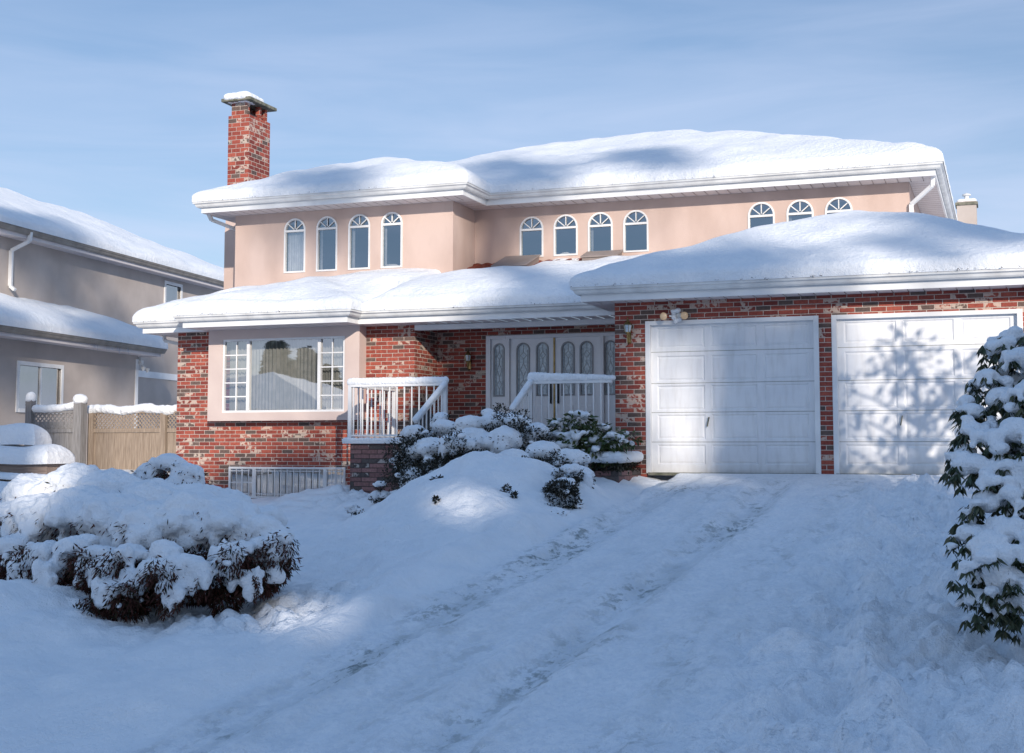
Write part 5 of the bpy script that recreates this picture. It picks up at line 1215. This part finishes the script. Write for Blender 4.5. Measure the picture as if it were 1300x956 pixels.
for i in range(24):     # second rank, a little lower, closes the gaps
    xf = -18.5 + i * .92; yf = 19.2
    if -15.2 < xf < -13.4: continue
    Y2 = -35.0; x = xf + (yf - Y2) * math.tan(R(SUN_AZ)); top = -1.0 + .35 * math.sin(i * 1.7) + (yf - Y2) / math.cos(R(SUN_AZ)) * math.tan(R(SUN_EL))
    conifer(x, Y2, top, i + 1, 1.05, CLAB)
def crown_mesh(seed, H, n):      # bare stem, crown only at the top: shaped to shade roofs, not walls
    rs = np.random.default_rng(seed); P = []
    for k in range(8):
        c = np.array([rs.normal() * .62, rs.normal() * .62, H * rs.uniform(.935, .985)]); q = int(n / 8); P.append(c + rs.normal(size=(q, 3)) * np.array([.34, .34, .07]))
    P = np.vstack(P); D = rs.normal(size=P.shape) * np.array([1, 1, .4]); V, F = leaves(P, D, .5, .22, rs); return np_mesh('foliage', V, F)
sp = [conifer_mesh(80, 13.0, 1.35, 900, True), crown_mesh(81, 13.0, 230), crown_mesh(82, 13.0, 190), crown_mesh(83, 13.0, 260)]
for c in sp: c.materials.append(MAT['needle'])
for i, (m_, xf, yf, zt_, sx, yy) in enumerate(((0, -8.1, 21.5, 5.2, .7, -36), (1, -8.6, 23.2, 6.6, 1.0, -39), (2, -12.1, 22, 6.3, .9, -40), (1, -4.9, 18.7, 3.7, .8, -36), (2, -3.9, 19.2, 3.9, .8, -42),
                                      (3, -.2, 20.0, 4.6, .9, -40), (1, -19.5, 26, 5.2, 1.0, -38), (2, -6.8, 24.2, 7.0, .6, -44), (3, -22, 26, 6.6, 1.0, -42), (2, -21, 24, 3.6, .9, -41))):
    x = xf + (yf - yy) * math.tan(R(SUN_AZ)); top = zt_ + (yf - yy) / math.cos(R(SUN_AZ)) * math.tan(R(SUN_EL))
    t = thing('conifer', 'unseen tall thin conifer above the row across the street, loose top shaped to shade the roofs', 'tree', (x, yy, -1.5), i, 'tall unseen conifers added for roof shade'); q_ = (top + 1.5) / 13.0
    f = bpy.data.objects.new('crown', sp[m_]); COL.objects.link(f); f.parent = t; q = bpy.data.objects.new('trunk', tm); COL.objects.link(q); q.parent = t
    f.scale = (sx, sx, q_); q.scale = (sx, sx, q_)
# broadleaf tree beside the driveway, just out of frame: its leaves dapple the right-hand garage door
def broad_tree():
    b = (3.35, 11.6, -.5); t = thing('holly_tree', 'small leafy evergreen tree beside the driveway just right of the view', 'tree', b)
    rs = np.random.default_rng(77); P = []; D = []
    mb = MB(); mb.tube([(0, 0, -.4), (.05, 0, 1.5), (.0, .05, 3.0), (-.05, 0, 4.4)], [.09, .07, .045, .015], 8)
    for k in range(62):
        a = rs.uniform(0, 6.28); z = rs.uniform(1.9, 4.8); r = rs.uniform(.15, 1.0) * (1.05 - .35 * abs(z - 3.2)); c = np.array([math.cos(a) * r * 1.55, math.sin(a) * r * 1.1, z])
        mb.tube([(0, 0, z - .5), tuple(c * .6 + np.array([0, 0, (z - .3) * .4])), tuple(c)], [.03, .018, .006], 5)
        n = 26; d = sphere_pts(n, rs); P.append(c + d * rs.uniform(.06, .30, n)[:, None]); D.append(d + rs.normal(size=(n, 3)) * .4)
    V, F = leaves(np.vstack(P), np.vstack(D), .15, .075, rs)
    link('crown', np_mesh('crown', V, F), MAT['camellia'], t); mb.build('trunk', MAT['bark'], t, local=True)
broad_tree()
# house across the street: mirrored in the bay window
OH = thing('street_house', 'low house with a snowy pyramid roof across the street behind the camera', 'house', (-33.2, -17.0, -1.5))
m = MB(); m.box(-5.7, 5.7, -5.7, 5.7, 0, 3.25); nb(m, 'wall', 'grey_stucco', OH)
m = MB(); m.v = [(-6.2, -6.2, 3.25), (6.2, -6.2, 3.25), (6.2, 6.2, 3.25), (-6.2, 6.2, 3.25), (-6.2, -6.2, 3.5), (6.2, -6.2, 3.5), (6.2, 6.2, 3.5), (-6.2, 6.2, 3.5), (0, 0, 5.5)]
m.f = [(0, 3, 2, 1), (0, 1, 5, 4), (1, 2, 6, 5), (2, 3, 7, 6), (3, 0, 4, 7), (4, 5, 8), (5, 6, 8), (6, 7, 8), (7, 4, 8)]; nb(m, 'roof', 'snow', OH)
m = MB(); m.box(-2.6, -.8, 5.7, 5.74, 1.0, 2.4); nb(m, 'window', 'dark', OH)
m = MB(); m.box(1.4, 3.4, 5.7, 5.74, 1.0, 2.4); nb(m, 'window', 'dark', OH)
for i, (x, y, top, sx) in enumerate(((-39.5, -28, 6.4, .95), (-38.7, -28.6, 5.4, .9), (-38.9, -30.5, 6.2, .85), (-37.6, -31, 5.2, .9), (-42.5, -31, 4.6, 1.0))):
    conifer(x, y, top, i, sx, 'dark conifer behind the house across the street', 'conifers behind the street house')
